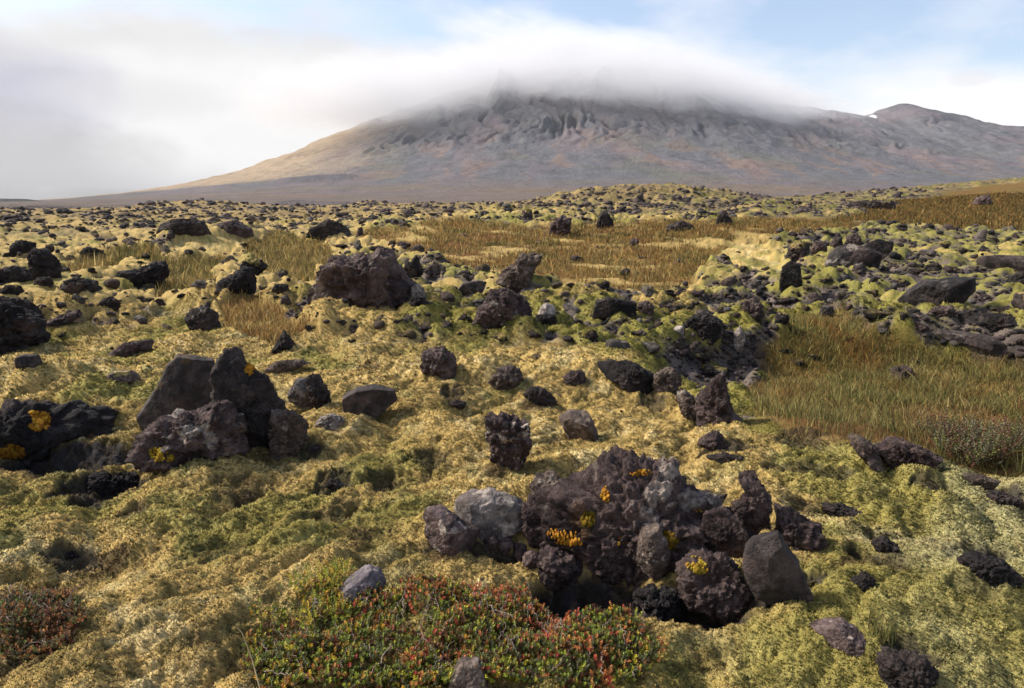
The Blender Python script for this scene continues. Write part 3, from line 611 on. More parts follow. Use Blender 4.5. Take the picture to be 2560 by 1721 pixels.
# --- the rubble field behind, as seen from left to right
MIDR = [
 ('lava_rock', 'low dome-shaped dark stone on green moss at the far left', [(37, 909), (45, 892), (63, 886), (92, 889), (109, 910), (105, 922), (45, 922)], DARK, 'boulder', 0, None),
 ('lava_rock', 'long low brown rock lying on pale moss left of the split boulder', [(256, 940), (295, 927), (330, 930), (346, 945), (340, 957), (273, 958)], BRN, 'boulder', .2, None),
 ('lava_rock', 'dark purple rock ridge half grown over by moss above the long low rock', [(262, 885), (313, 858), (383, 853), (389, 872), (340, 882), (290, 892)], PURP, 'clinker', .1, None),
 ('lava_rock', 'flat grey brown rock strip behind the pointed half of the split boulder', [(667, 920), (693, 902), (756, 902), (780, 913), (720, 932), (675, 930)], BRN, 'clinker', .2, None),
 ('lava_spire', 'small black cone-shaped rock in front of the golden grass strip', [(682, 872), (700, 850), (712, 826), (728, 850), (742, 876), (710, 882)], BLK, 'spire', 0, 'the small black cone'),
 ('lava_boulder', 'upright grey and black boulder at the left end of the golden grass strip', [(464, 815), (470, 795), (483, 773), (516, 767), (540, 790), (546, 827), (515, 834), (479, 828)], DARK, 'clinker', .45, 'the upright grey and black boulder'),
 ('lava_outcrop', 'large black lava mass at the left edge above the green moss', [(-70, 760), (0, 755), (60, 765), (82, 800), (92, 845), (60, 885), (0, 893), (-70, 893)], BLK, 'knobby', .1, 'the large black mass at the left edge'),
 ('lava_rock', 'grey black rock pile behind the large black mass at the left edge', [(-60, 775), (0, 748), (50, 752), (95, 790), (60, 812), (-60, 812)], DARK, 'clinker', .1, None),
 ('lava_rock', 'dark brown rock strip in green moss right of the large black mass', [(112, 805), (150, 792), (198, 776), (203, 792), (160, 808), (120, 816)], PURP, 'clinker', .1, None),
 ('lava_rock', 'black rock with a pointed top on the slope above the pale green moss', [(236, 768), (262, 750), (275, 744), (292, 752), (298, 768), (265, 776)], BLK, 'clinker', 0, None),
 ('lava_rock', 'knobbly dark rock capped with a strip of moss, below the brown heath', [(160, 720), (170, 702), (195, 696), (236, 703), (246, 724), (210, 735), (172, 732)], DARK, 'knobby', .1, None),
 ('lava_rock', 'long black lava wall beside the left grass hollow', [(290, 705), (310, 676), (354, 674), (386, 657), (428, 656), (433, 683), (391, 702), (340, 716)], BLK, 'knobby', 0, 'the black wall beside the left grass hollow'),
 ('lava_rock', 'small dark rock at the foot of the black wall by the left grass hollow', [(366, 722), (380, 700), (402, 690), (410, 710), (395, 726)], BLK, 'knobby', .2, None),
 ('lava_outcrop', 'tall black lava stack, blackest of those on the left slope', [(78, 690), (80, 640), (95, 622), (120, 626), (134, 646), (146, 661), (144, 691), (110, 700)], BLK, 'spire', 0, 'the tall black stack'),
 ('lava_rock', 'black block at the foot of the tall black stack', [(88, 712), (98, 692), (128, 696), (126, 718), (98, 724)], BLK, 'clinker', 0, None),
 ('lava_rock', 'dark green and black lump at the left edge beside the tall black stack', [(-30, 690), (0, 676), (40, 668), (64, 684), (66, 704), (20, 710), (-30, 712)], BLK, 'knobby', 0, None),
 ('lava_rock', 'low black rock at the left edge, below the dark green lump', [(0, 730), (20, 714), (46, 716), (54, 730), (30, 740), (4, 740)], BLK, 'clinker', 0, None),
 ('lava_rock', 'black hedgehog-shaped rock above the brown heath', [(195, 661), (203, 634), (222, 620), (254, 628), (256, 643), (228, 654), (206, 664)], BLK, 'clinker', 0, 'the hedgehog-shaped rock'),
 ('lava_rock', 'dark broad lump above the tall black stack', [(26, 634), (36, 608), (55, 602), (82, 610), (82, 630), (56, 640)], BLK, 'clinker', 0, None),
 ('lava_rock', 'dark knob right of the broad lump, above the tall black stack', [(112, 630), (118, 612), (134, 612), (136, 628), (124, 636)], DARK, 'clinker', 0, None),
 ('lava_outcrop', 'black jagged outcrop between the left grass hollow and the golden bank', [(540, 724), (555, 700), (580, 690), (612, 668), (634, 676), (640, 712), (625, 738), (560, 742)], BLK, 'clinker', .1, 'the black jagged outcrop by the golden bank'),
 ('lava_rock', 'black upper block resting behind the jagged outcrop by the golden bank', [(604, 672), (612, 650), (652, 652), (665, 668), (656, 684), (625, 688)], BLK, 'knobby', 0, None),
 ('lava_rock', 'purple black rock at the lower right of the jagged outcrop by the golden bank', [(678, 730), (690, 712), (716, 712), (722, 730), (700, 738)], DARK, 'clinker', 0, None),
 ('lava_rock', 'blue black pebble-sized rock under the golden bank, left of the purple crag', [(698, 768), (704, 742), (722, 738), (730, 762), (716, 772)], DARK, 'boulder', .1, None),
 ('lava_outcrop', 'big purple brown crag, the tallest in the middle distance', [(768, 752), (790, 715), (800, 690), (806, 664), (826, 650), (850, 640), (880, 648), (905, 640), (930, 644), (944, 628), (978, 634), (988, 660), (1006, 690), (1040, 716), (1052, 752), (1000, 768), (900, 774), (800, 772)], PURP, 'clinker', .3, 'the big purple crag'),
 ('lava_rock', 'forked black rock at the right shoulder of the big purple crag', [(1008, 690), (1015, 652), (1028, 656), (1042, 638), (1049, 654), (1056, 680), (1040, 698)], BLK, 'spire', 0, None),
 ('lava_rock', 'grey brown mound of cinders right of the forked black rock', [(1052, 694), (1060, 666), (1085, 656), (1108, 668), (1116, 690), (1085, 700)], BRN, 'clinker', .3, None),
 ('lava_rock', 'grey lichen boulder with a dark foot, below right of the big purple crag', [(1022, 745), (1028, 718), (1045, 708), (1060, 722), (1066, 748), (1040, 758)], (C(.06, .055, .05), C(.17, .15, .125)), 'boulder', .3, None),
 ('lava_rock', 'black foot rock right under the grey lichen boulder', [(1022, 756), (1034, 742), (1062, 744), (1070, 760), (1044, 768)], BLK, 'clinker', 0, None),
 ('lava_rock', 'blue grey flat-topped stone in green moss above the arch-shaped rock', [(1140, 728), (1158, 708), (1196, 702), (1218, 706), (1200, 736), (1165, 740)], DARK, 'slab', .2, None),
 ('lava_outcrop', 'leaning brown lava outcrop at the foot of the golden slope', [(1238, 704), (1258, 676), (1288, 662), (1300, 642), (1340, 633), (1374, 634), (1346, 658), (1330, 680), (1322, 716), (1280, 726), (1247, 722)], BRN, 'clinker', .3, 'the leaning outcrop on the golden slope'),
 ('lava_rock', 'arch-shaped brown boulder with a black hollow under it', [(1175, 806), (1200, 775), (1218, 750), (1229, 730), (1269, 726), (1310, 745), (1328, 775), (1322, 810), (1270, 800), (1230, 812)], PURP, 'clinker', .35, 'the arch-shaped boulder'),
 ('lava_rock', 'white-capped grey stone on rubble right of the arch-shaped boulder', [(1342, 788), (1350, 768), (1366, 758), (1387, 766), (1393, 790), (1365, 796)], PALE_R, 'boulder', .4, 'the white-capped stone'),
 ('lava_rock', 'black hollowed rock under the white-capped stone', [(1326, 805), (1345, 788), (1386, 788), (1396, 806), (1360, 816)], BLK, 'clinker', 0, None),
 ('lava_ledge', 'black ledge of broken blocks along the foot of the grassy slope', [(1482, 785), (1492, 755), (1520, 745), (1560, 750), (1588, 755), (1590, 782), (1540, 790)], BLK, 'jag', .15, 'the black ledge on the grassy slope'),
 ('lava_rock', 'brown grey rubbly block at the right end of the black grassy-slope ledge', [(1588, 782), (1596, 760), (1616, 752), (1634, 768), (1628, 790), (1602, 794)], BRN, 'clinker', .3, None),
 ('lava_rock', 'moss-rimmed black cave rock under a thick green cushion', [(1700, 815), (1720, 790), (1760, 784), (1800, 800), (1808, 838), (1770, 850), (1715, 842)], BLK, 'clinker', .1, 'the black cave rock'),
 ('lava_rock', 'egg-shaped brown stone in front of the black cave rock', [(1730, 828), (1742, 806), (1764, 802), (1776, 818), (1772, 838), (1744, 842)], BRN, 'boulder', .1, None),
 ('lava_rock', 'pale whitish stone left of the black cave rock', [(1680, 830), (1692, 814), (1708, 816), (1710, 836), (1694, 842)], PALE_R, 'boulder', .5, None),
 ('lava_rock', 'pale purple standing stone between black cave rock and grassy hollow', [(1832, 880), (1836, 836), (1848, 812), (1860, 824), (1862, 876), (1848, 892)], PALE_R, 'spire', .2, None),
 ('lava_rock', 'broad purple brown rock above the black cave rock', [(1860, 790), (1862, 755), (1884, 744), (1905, 765), (1908, 795), (1880, 802)], PURP, 'clinker', .3, None),
 ('lava_outcrop', 'black boulder group in the mossy right field, biggest block of the group', [(2068, 664), (2075, 634), (2090, 618), (2130, 610), (2170, 620), (2198, 634), (2186, 662), (2130, 668)], BLK, 'boulder', .3, 'the biggest block of the black group'),
 ('lava_rock', 'black overhanging block at the right end of the black boulder group', [(2160, 640), (2168, 610), (2190, 600), (2224, 606), (2226, 624), (2204, 642), (2180, 652)], BLK, 'jag', 0, None),
 ('lava_rock', 'purple block behind the black group, standing highest of it', [(2112, 618), (2118, 592), (2138, 584), (2150, 600), (2146, 622)], PURP, 'clinker', .1, None),
 ('lava_rock', 'dark block behind the black group, left of the highest one', [(2076, 620), (2084, 594), (2100, 592), (2106, 612), (2096, 626)], DARK, 'clinker', .1, None),
 ('lava_rock', 'dark red block at the back left of the black boulder group', [(2030, 628), (2036, 606), (2060, 602), (2066, 624), (2048, 634)], PURP, 'clinker', .1, None),
 ('lava_rock', 'dark purple boulder left of the black boulder group', [(1968, 648), (1976, 612), (1996, 601), (2018, 610), (2022, 646), (1998, 656)], DARK, 'clinker', .15, None),
 ('lava_rock', 'black upright slab below the black boulder group, beside tan moss', [(1952, 716), (1956, 668), (1974, 654), (1996, 662), (2006, 712), (1980, 722)], BLK, 'jag', .1, 'the black upright slab'),
 ('lava_rock', 'rounded grey black stone at the foot of the biggest black block', [(2130, 680), (2136, 662), (2154, 656), (2166, 668), (2160, 686), (2142, 688)], DARK, 'boulder', .3, None),
 ('lava_rock', 'small black stone in moss between black group and ridged dark boulder', [(2174, 706), (2178, 690), (2192, 688), (2196, 704), (2184, 712)], BLK, 'boulder', .1, None),
 ('lava_boulder', 'ridged dark boulder like a crouching animal in the mossy right field', [(2255, 752), (2260, 728), (2290, 705), (2340, 700), (2380, 688), (2414, 690), (2418, 722), (2392, 757), (2334, 770), (2285, 764)], BLK, 'boulder', .1, 'the ridged dark boulder'),
 ('lava_rock', 'low black rock touching the left end of the ridged dark boulder', [(2222, 716), (2230, 702), (2262, 700), (2276, 712), (2262, 724), (2236, 724)], BLK, 'clinker', 0, None),
 ('lava_rock', 'purple grey flat rock right below the ridged dark boulder', [(2320, 790), (2336, 770), (2372, 764), (2386, 782), (2350, 798)], PURP, 'clinker', .2, None),
 ('lava_slab', 'dark blue grey slab wall at the right edge above the ridged boulder', [(2450, 660), (2462, 644), (2500, 639), (2590, 640), (2590, 676), (2500, 672)], DARK, 'slab', .05, 'the slab wall at the right edge'),
 ('lava_rock', 'grey standing stone above the slab wall at the right edge', [(2432, 604), (2446, 578), (2463, 572), (2464, 598), (2452, 608)], GRY, 'slab', .1, None),
 ('lava_rock', 'dark rock under the slab wall, cut off by the right edge', [(2528, 706), (2536, 684), (2590, 676), (2590, 712), (2556, 716)], BLK, 'clinker', .05, None),
 ('lava_rock', 'bluish dark rock at the right edge behind a thick moss cushion', [(2536, 760), (2542, 732), (2590, 726), (2590, 790), (2556, 786)], DARK, 'boulder', .1, None),
 ('lava_rock', 'broad dark hollow rock under the thick moss cushion at the right', [(2420, 815), (2440, 790), (2500, 786), (2580, 792), (2580, 820), (2490, 824)], BLK, 'clinker', .05, None),
 ('lava_rock', 'dark blocky stone left of the broad hollow rock on the right', [(2392, 808), (2398, 784), (2420, 776), (2432, 792), (2428, 814)], DARK, 'jag', .1, None),
 ('lava_boulder', 'long dark purple boulder beyond the grassy hollow', [(2316, 850), (2325, 835), (2349, 826), (2400, 830), (2459, 834), (2492, 850), (2490, 876), (2400, 884), (2345, 870)], DARK, 'boulder', .15, 'the long boulder beyond the hollow'),
 ('lava_rock', 'dark brown stone on the far rim of the grassy hollow, left of the long boulder', [(2226, 950), (2232, 926), (2256, 916), (2284, 926), (2288, 950), (2250, 956)], PURP, 'clinker', .1, None),
 ('lava_rock', 'black squat stone above the grassy hollow, right of the standing stone', [(1935, 812), (1942, 786), (1966, 782), (1974, 806), (1958, 818)], BLK, 'clinker', .1, None),
 ('lava_rock', 'dark square stone with a pale twig, above the middle of the grassy hollow', [(2048, 800), (2052, 772), (2078, 766), (2086, 792), (2070, 804)], BLK, 'jag', .2, None),
 ('lava_rock', 'purple grey stone in moss above the dark square stone', [(2014, 752), (2022, 734), (2042, 732), (2050, 748), (2034, 758)], PURP, 'boulder', .2, None),
 ('lava_outcrop', 'broad dark lava mound far off on the left plain, with moss before it', [(400, 584), (408, 560), (440, 549), (480, 550), (509, 556), (520, 584), (460, 592)], DARK, 'clinker', .1, 'the broad dark mound on the plain'),
 ('lava_outcrop', 'brown crumbled lava mound right of the broad dark one on the plain', [(532, 582), (548, 560), (590, 552), (625, 572), (630, 590), (580, 594)], PURP, 'clinker', .15, None),
 ('lava_outcrop', 'dark double-humped lava mound at the top of the golden bank', [(766, 588), (775, 572), (800, 562), (822, 551), (845, 556), (870, 572), (880, 588), (830, 594)], DARK, 'clinker', .15, 'the double-humped mound'),
 ('lava_rock', 'purple stub of rock right of the double-humped mound', [(890, 592), (896, 570), (906, 568), (908, 590)], PURP, 'spire', 0, None),
 ('lava_rock', 'lone dark rock on the golden slope near its upper edge', [(1572, 612), (1580, 596), (1594, 598), (1598, 614), (1584, 620)], PURP, 'clinker', .1, None),
 ('lava_spire', 'dark spire below the far mossy hill', [(1488, 572), (1496, 545), (1502, 528), (1516, 532), (1530, 550), (1535, 574), (1510, 578)], DARK, 'spire', .1, 'the dark spire below the far hill'),
 ('lava_rock', 'brown rubble heap left of the dark spire below the far hill', [(1372, 590), (1380, 560), (1404, 540), (1428, 552), (1420, 580), (1398, 596)], PURP, 'clinker', .2, None),
 ('lava_spire', 'small dark tooth of rock on the plain left of the rubble heap', [(1304, 548), (1314, 524), (1328, 522), (1332, 544), (1320, 552)], DARK, 'spire', .1, None),
 ('lava_rock', 'dark rock at the grassy edge right of the far mossy hill', [(1790, 566), (1796, 544), (1806, 535), (1826, 544), (1832, 564), (1812, 570)], BLK, 'clinker', .1, 'the dark rock right of the far hill'),
 ('lava_rock', 'broad dark rock left of the dark rock near the far mossy hill', [(1664, 576), (1672, 562), (1706, 554), (1736, 562), (1738, 578), (1700, 582)], DARK, 'clinker', .1, None),
 ('lava_rock', 'dark knob on top of the far mossy hill', [(1586, 502), (1594, 488), (1606, 488), (1610, 500), (1598, 506)], DARK, 'clinker', .1, None),
 ('lava_rock', 'small dark rock half way up the far mossy hill', [(1540, 528), (1550, 516), (1566, 518), (1568, 530), (1552, 534)], DARK, 'clinker', .1, None),
 ('lava_outcrop', 'long line of dark rubble on the brown slope to the right', [(2112, 522), (2130, 504), (2180, 500), (2230, 504), (2250, 516), (2200, 528), (2150, 530)], DARK, 'clinker', .15, None),
 ('lava_rock', 'brown cinder heap high on the right slope', [(2428, 514), (2440, 496), (2466, 490), (2476, 510), (2456, 520)], PURP, 'clinker', .15, None),
]
for nm, lb, pts, pal, st, lic, sh in MIDR:
    rock(nm, lb, 'rock', pts, pal, st, .75, .35, lichen=lic, short=sh, mossy=.55 if len(ROCKS) % 5 == 0 and not sh else .0, grain=2.1 if pts[0][0]-pts[-1][0] and max(a for a, b in pts)-min(a for a, b in pts) > 95 else 1.35)

# --- the many smaller stones: a dozen shapes, then each stone an object of its own
protos = []
g0 = np.random.default_rng(12)
for i in range(16):
    V, Fq = ico(4)
    st = ['clinker', 'jag', 'boulder', 'knobby'][i % 4]; pal = [DARK, PURP, BRN, BLK, DARK, GRY, PURP, DARK][i % 8]
    ph = g0.uniform(0, 6.28, 4); am = g0.uniform(.05, .2, 4); asp = g0.uniform(.6, 1.0)
    def ol(an, ph=ph, am=am, asp=asp):
        b = 1/np.sqrt(np.cos(an)**2+(np.sin(an)/asp)**2)
        return .5*b*(1+am[0]*np.cos(2*an+ph[0])+am[1]*np.cos(3*an+ph[1])+am[2]*np.cos(4*an+ph[2]))
    P, N_, aux = rock_shape(V, ol, g0.uniform(.32, .5), st, 500+i, 1.0)
    cl = rock_colour(P, N_, aux, pal, 500+i, 1.0, [.1, .5, 0, .3][i % 4], 0, [.7, 0, .2, .6, 0, .3][i % 6])*1.3*C(1.06, 1, .96)
    me = make_mesh('lava_stone', P, Fq, cl); me.materials.append(M_FARROCK)
    protos.append((me, {id(DARK): 'dark', id(PURP): 'purple brown', id(BRN): 'light brown', id(BLK): 'black', id(GRY): 'grey'}[id(pal)], {'clinker': 'rough', 'jag': 'angular', 'boulder': 'rounded', 'knobby': 'knobbly'}[st], P[:, 2].max()))
cand = []
def free(u_, v_, w):
    for (o_, a, b, vb, hw_, sh, sz) in ROCKS:
        if abs(u_-a) < hw_+w*.5 and abs(v_-b) < max(vb-b, 6)+w*.4: return False
    return True
tries = 0
while len(cand) < 900 and tries < 30000:
    tries += 1
    uu = g0.uniform(-20, 2580); vv = 520+420*g0.uniform(0, 1)**1.25
    p = hit(uu, vv)
    if p[1] > 260: continue
    gr_, shv = gmap(grass, p[0], p[1]), gmap(sm, p[0], p[1])
    if gr_ > .35 and g0.uniform() > .06: continue
    if shv > .4 and g0.uniform() > .05: continue
    w = np.clip(g0.lognormal(math.log(12+.06*(vv-520)), .45), 8, 15+.14*(vv-510))*(.75 if shv > .4 else 1)
    if free(uu, vv-w*.3, w): cand.append((uu, vv, w, p))
cand.sort(key=lambda c: -c[2])
chosen = []
for c in cand:
    if len(chosen) >= 195: break
    if all(abs(c[0]-d[0]) > .62*(c[2]+d[2])*.8 or abs(c[1]-d[1]) > .35*(c[2]+d[2]) for d in chosen): chosen.append(c)
marks = [(o_, a, vb, sh) for (o_, a, b, vb, hw_, sh, sz) in ROCKS if sh]
used = {}
ORD = ['nearest', 'second', 'third', 'fourth', 'fifth', 'sixth', 'seventh', 'eighth', 'ninth', 'tenth', 'eleventh', 'twelfth', 'thirteenth', 'fourteenth', 'fifteenth', 'sixteenth']
near_list = []
for (uu, vv, w, p) in chosen:
    dd = [(math.hypot((uu-a), (vv-b)*2), sh, a, b) for (_, a, b, sh) in marks]
    dd.sort(); d_, sh, a, b = dd[0]
    side = ('right of' if uu > a else 'left of') if abs(uu-a) > 1.6*abs(vv-b) else ('behind' if vv < b else 'in front of')
    near_list.append((sh, side, d_, uu, vv, w, p))
near_list.sort(key=lambda q: (q[0], q[1], q[2]))
def small_stone(name, uu, w, p, pi, label, group):
    me, pc, ps, zmax = protos[pi]
    o = bpy.data.objects.new(name, me); col.objects.link(o)
    _, _, dep_ = project(*p); s_ = w*float(dep_)/FPX
    o.scale = (s_*g0.uniform(.9, 1.2), s_*g0.uniform(.8, 1.2), s_*g0.uniform(.55, .95)); o.rotation_euler = (g0.uniform(-.3, .3), g0.uniform(-.3, .3), g0.uniform(0, 6.28))
    o.location = (p[0], p[1]+s_*.3, p[2]-s_*.02)
    tag(o, label, 'rock', group)
    return o
for q in near_list:
    sh, side, d_, uu, vv, w, p = q
    pi = int(g0.integers(0, 16)); me, pc, ps, zmax = protos[pi]
    key = (sh, side); used[key] = used.get(key, 0)+1
    n_ = used[key]; od = ORD[n_-1] if n_ <= len(ORD) else 'outermost'
    small_stone('lava_stone', uu, w, p, pi, f'{pc} {ps} stone, {od} {side} {sh}', 'stones of the lava field')
# --- rubble nobody could count
VV, FF, CCc = [], [], []; off = 0
nr_ = 0; tr = 0
small = [(np.array([v_.co[:] for v_ in me.vertices]), None) for me in []]
V2, F2 = ico(2); shapes = []
for i in range(8):
    P, N_, aux = rock_shape(V2, lambda an: .5*np.ones_like(an), .42, ['clinker', 'jag'][i % 2], 700+i, 1.0)
    shapes.append(P)
while nr_ < 7200 and tr < 42000:
    tr += 1
    uu = g0.uniform(-250, 2810); vv = 508+400*g0.uniform(0, 1)**1.7 if tr % 5 < 3 else g0.uniform(470, 570)
    if tr % 22 == 0: uu, vv = g0.uniform(1480, 1900), g0.uniform(800, 1040)
    d = ray(uu, vv); p = hit(uu, vv)
    if p[1] > 330: continue
    gr_, shv, rk_ = gmap(grass, p[0], p[1]), gmap(sm, p[0], p[1]), gmap(rockm, p[0], p[1])
    if gr_ > .3 or (shv > .3 and g0.uniform() > .02) or (rk_ < .45 and g0.uniform() > .10): continue
    w = np.clip(g0.lognormal(math.log(8.5 if vv > 570 else 6.5), .5), 3, 24)
    s_ = w*float(project(*p)[2])/FPX
    a = g0.uniform(0, 6.28); c_, s2 = math.cos(a), math.sin(a)
    P = shapes[nr_ % 8]*np.array([s_, s_*g0.uniform(.7, 1.3), s_*g0.uniform(.4, .8)])
    P = np.stack([P[:, 0]*c_-P[:, 1]*s2, P[:, 0]*s2+P[:, 1]*c_, P[:, 2]], 1)+np.array([p[0], p[1], p[2]-s_*.02])
    VV.append(P); FF.append(F2+off); off += len(P); nr_ += 1
    b0 = [LAVA, LAVA2*.8, PURP[1]*.9, BRN[1]*.9, GRY[1]*.8][int(g0.choice(5, p=[.25, .25, .22, .2, .08]))]*g0.uniform(.7, 1.3)
    CCc.append(np.repeat(b0[None, :], len(P), 0))
if VV:
    rb = link('lava_rubble', make_mesh('lava_rubble', np.concatenate(VV), np.concatenate(FF), np.concatenate(CCc), smooth=False), M_FARROCK)
    kind(rb, 'stuff'); rb['label'] = 'loose dark lava rubble strewn between the moss cushions'

# ------------------------------------------------------------------ moss fur, grass, shrubs
gp = np.random.default_rng(99)
def sample_polar(n, r0, r1, a0=R(-46), a1=R(46)):
    rr = np.sqrt(gp.uniform(r0*r0, r1*r1, n)); aa = gp.uniform(a0, a1, n)
    return rr*np.sin(aa), rr*np.cos(aa)
def normals(px, py, e=.03):
    zx = (ground_z(px+e, py)-ground_z(px-e, py))/(2*e); zy = (ground_z(px, py+e)-ground_z(px, py-e))/(2*e)
    n = np.stack([-np.clip(zx, -1.5, 1.5), -np.clip(zy, -1.5, 1.5), np.ones_like(px)], 1)
    return n/np.linalg.norm(n, axis=1)[:, None]
def tufts(n, r0, r1, L, w, blades):
    px, py = sample_polar(n, r0, r1)
    keep = (gmap(grass*(1-sm), px, py) < .5) & (gmap(rockm*(1-sm), px, py) < .45) & (gmap(bare, px, py)*gp.uniform(.6, 1.3, n) < .8)
    px, py = px[keep], py[keep]; m = len(px)
    pz = ground_z(px, py); nn = normals(px, py); cc = gmap(colr, px, py)
    base = np.stack([px, py, pz], 1)
    sc_ = gp.uniform(.6, 1.35, m); hue = gp.uniform(-1, 1, m); lum = np.exp(gp.normal(0, .2, m))
    VV, CCc = [], []
    for b in range(blades):
        a = gp.uniform(0, 2*np.pi, m); t = gp.uniform(.25, 1.1, m)
        d = np.stack([np.cos(a)*t, np.sin(a)*t, np.zeros(m)], 1)+nn; d /= np.linalg.norm(d, axis=1)[:, None]
        sd_ = np.stack([-np.sin(a), np.cos(a), np.zeros(m)], 1)
        l = (L*sc_*gp.uniform(.7, 1.2, m))[:, None]; ww = (w*sc_)[:, None]
        b0 = base-nn*.003
        VV.append(np.stack([b0-sd_*ww*.5, b0+sd_*ww*.5, b0+d*l*.62+sd_*ww*.55, b0+d*l, b0+d*l*.62-sd_*ww*.55], 1))
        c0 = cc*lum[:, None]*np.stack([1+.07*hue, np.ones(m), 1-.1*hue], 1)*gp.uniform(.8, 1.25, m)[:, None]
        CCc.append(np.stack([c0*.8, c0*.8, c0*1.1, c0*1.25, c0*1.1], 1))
    V_ = np.concatenate(VV).reshape(-1, 3); C_ = np.concatenate(CCc).reshape(-1, 3); NN_ = np.repeat(np.concatenate([nn]*blades), 5, axis=0)
    k = len(V_)//5; i = np.arange(k)[:, None]*5
    tri = np.concatenate([i+np.array([[0, 1, 2]]), i+np.array([[0, 2, 4]]), i+np.array([[4, 2, 3]])])
    return V_, tri, C_, NN_
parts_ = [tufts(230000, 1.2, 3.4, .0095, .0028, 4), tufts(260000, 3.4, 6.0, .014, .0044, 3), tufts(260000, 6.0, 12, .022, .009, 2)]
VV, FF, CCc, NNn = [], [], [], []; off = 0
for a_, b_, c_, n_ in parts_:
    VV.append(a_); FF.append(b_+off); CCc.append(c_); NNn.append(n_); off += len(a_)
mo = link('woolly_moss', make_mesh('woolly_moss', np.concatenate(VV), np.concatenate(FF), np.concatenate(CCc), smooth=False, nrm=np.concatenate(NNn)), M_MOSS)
kind(mo, 'stuff'); mo['label'] = 'tan and green woolly moss covering the old lava'

def up_lean(n):
    q = np.stack([gp.normal(0, .45, n), gp.normal(-.15, .45, n), np.ones(n)], 1); q /= np.linalg.norm(q, axis=1)[:, None]
    return np.repeat(q, 7, axis=0)
def blades_mesh(px, py, H_, W_, colors, bend=.5, lean=None):
    m = len(px); base = np.stack([px, py, ground_z(px, py)-.01], 1)
    a = gp.uniform(0, 2*np.pi, m) if lean is None else lean+gp.normal(0, .9, m)
    bd = gp.uniform(.1, 1, m)*bend
    d = np.stack([np.cos(a), np.sin(a)], 1)
    fa = gp.uniform(0, np.pi, m); sd_ = np.stack([np.cos(fa), np.sin(fa)*.5], 1)
    pts = []
    for f in (0, .4, .75, 1.0):
        c = base.copy(); c[:, :2] += d*(H_*bd*f**1.8)[:, None]; c[:, 2] += H_*f*(1-.35*bd*f)
        w = (W_*(1-f**1.5)*.5)[:, None]
        if f < 1:
            l = c.copy(); l[:, :2] -= sd_*w; r_ = c.copy(); r_[:, :2] += sd_*w; pts += [l, r_]
        else: pts.append(c)
    V_ = np.stack(pts, 1).reshape(-1, 3); k = np.arange(m)[:, None]*7
    tri = np.concatenate([k+np.array([q]) for q in ([0, 1, 3], [0, 3, 2], [2, 3, 5], [2, 5, 4], [4, 5, 6])])
    C_ = np.repeat(colors, 7, axis=0)
    return V_, tri, C_
GR_PAL = {'gold': (C(.36, .25, .085), C(.29, .185, .06), C(.44, .33, .14)), 'olive': (C(.15, .13, .04), C(.21, .175, .06), C(.10, .082, .03)), 'green': (C(.20, .205, .06), C(.27, .25, .085), C(.34, .27, .11)), 'rust': (C(.29, .155, .05), C(.34, .20, .07), C(.20, .105, .04))}
def grass_patch(name, label, mask, n, r0, r1, a0, a1, hgt, wid, pals, thr=.5, dens_noise=1.0, bend=.95):
    px, py = sample_polar(n, r0, r1, R(a0), R(a1))
    cl_ = fbm2(px/.8, py/.8, 3, 211)
    mk = gmap(mask, px, py); cl2 = fbm2(px/.25, py/.25, 2, 212)
    keep = (mk+(.35*cl_+.5*cl2)*dens_noise+gp.normal(0, .12, n) > thr)
    px, py, mk = px[keep], py[keep], mk[keep]; m = len(px)
    # gather into tussocks
    tus = gp.uniform(.25, 1, m); ang_ = gp.uniform(0, 6.28, m)
    pk = fbm2(px/1.4, py/1.4, 3, 215); pk2 = fbm2(px/.5+9, py/.5, 2, 216)
    sel = np.clip(((pk*1.3+.5*pk2+.5+gp.normal(0, .18, m))*len(pals)).astype(int), 0, len(pals)-1)
    cs = np.zeros((m, 3))
    for i, p_ in enumerate(pals):
        t_ = GR_PAL[p_]; w_ = sel == i
        q = gp.integers(0, 3, w_.sum()); cs[w_] = np.array(t_)[q]
    cs *= np.exp(gp.normal(0, .25, m))[:, None]
    rr = np.hypot(px, py)
    H_ = hgt*np.exp(gp.normal(0, .3, m))*(1+.6*pk2)*(1+.7*cl2[keep])*(.8+.4*np.clip(pk, -1, 1))*(.35+.65*np.clip(mk, 0, 1)); W_ = wid*(rr/r0)**.7*gp.uniform(.6, 1.3, m)
    V_, T_, C_ = blades_mesh(px, py, np.clip(H_, .03, 1), W_, cs, bend)
    o = link(name, make_mesh(name, V_, T_, C_, smooth=False, nrm=up_lean(m)), M_GRASS)
    kind(o, 'stuff'); o['label'] = label
    return o
grass_patch('meadow_grass', 'green and ochre grass filling the hollow on the right', g_hollow, 110000, 3.9, 12.5, 12, 46, .15, .0045, ('gold', 'green', 'olive', 'green', 'green', 'rust'), .5)
grass_patch('dry_grass', 'golden dry grass on the slope in the middle distance', g_slope*(1-.75*tan_in_grass), 190000, 11, 46, -12, 32, .17, .014, ('rust', 'gold', 'rust', 'gold', 'olive'), .45)
grass_patch('dry_grass', 'olive dry grass in the left hollow', np.clip(g_left+g_heath, 0, 1), 60000, 11, 27, -37, -20, .26, .014, ('olive', 'olive', 'gold'), .45)
grass_patch('dry_grass', 'golden dry grass strip behind the small black cone', g_mid, 30000, 7, 13, -27, -13, .17, .008, ('gold', 'rust', 'gold'), .45)
grass_patch('dry_grass', 'golden dry grass bank left of the big purple crag', g_gold, 60000, 12, 32, -24, -13, .24, .014, ('gold', 'olive', 'gold'), .45)
grass_patch('slope_grass', 'brown green grass on the far right slope', g_right, 120000, 30, 150, 20, 46, .42, .05, ('olive', 'rust', 'rust', 'olive'), .45)
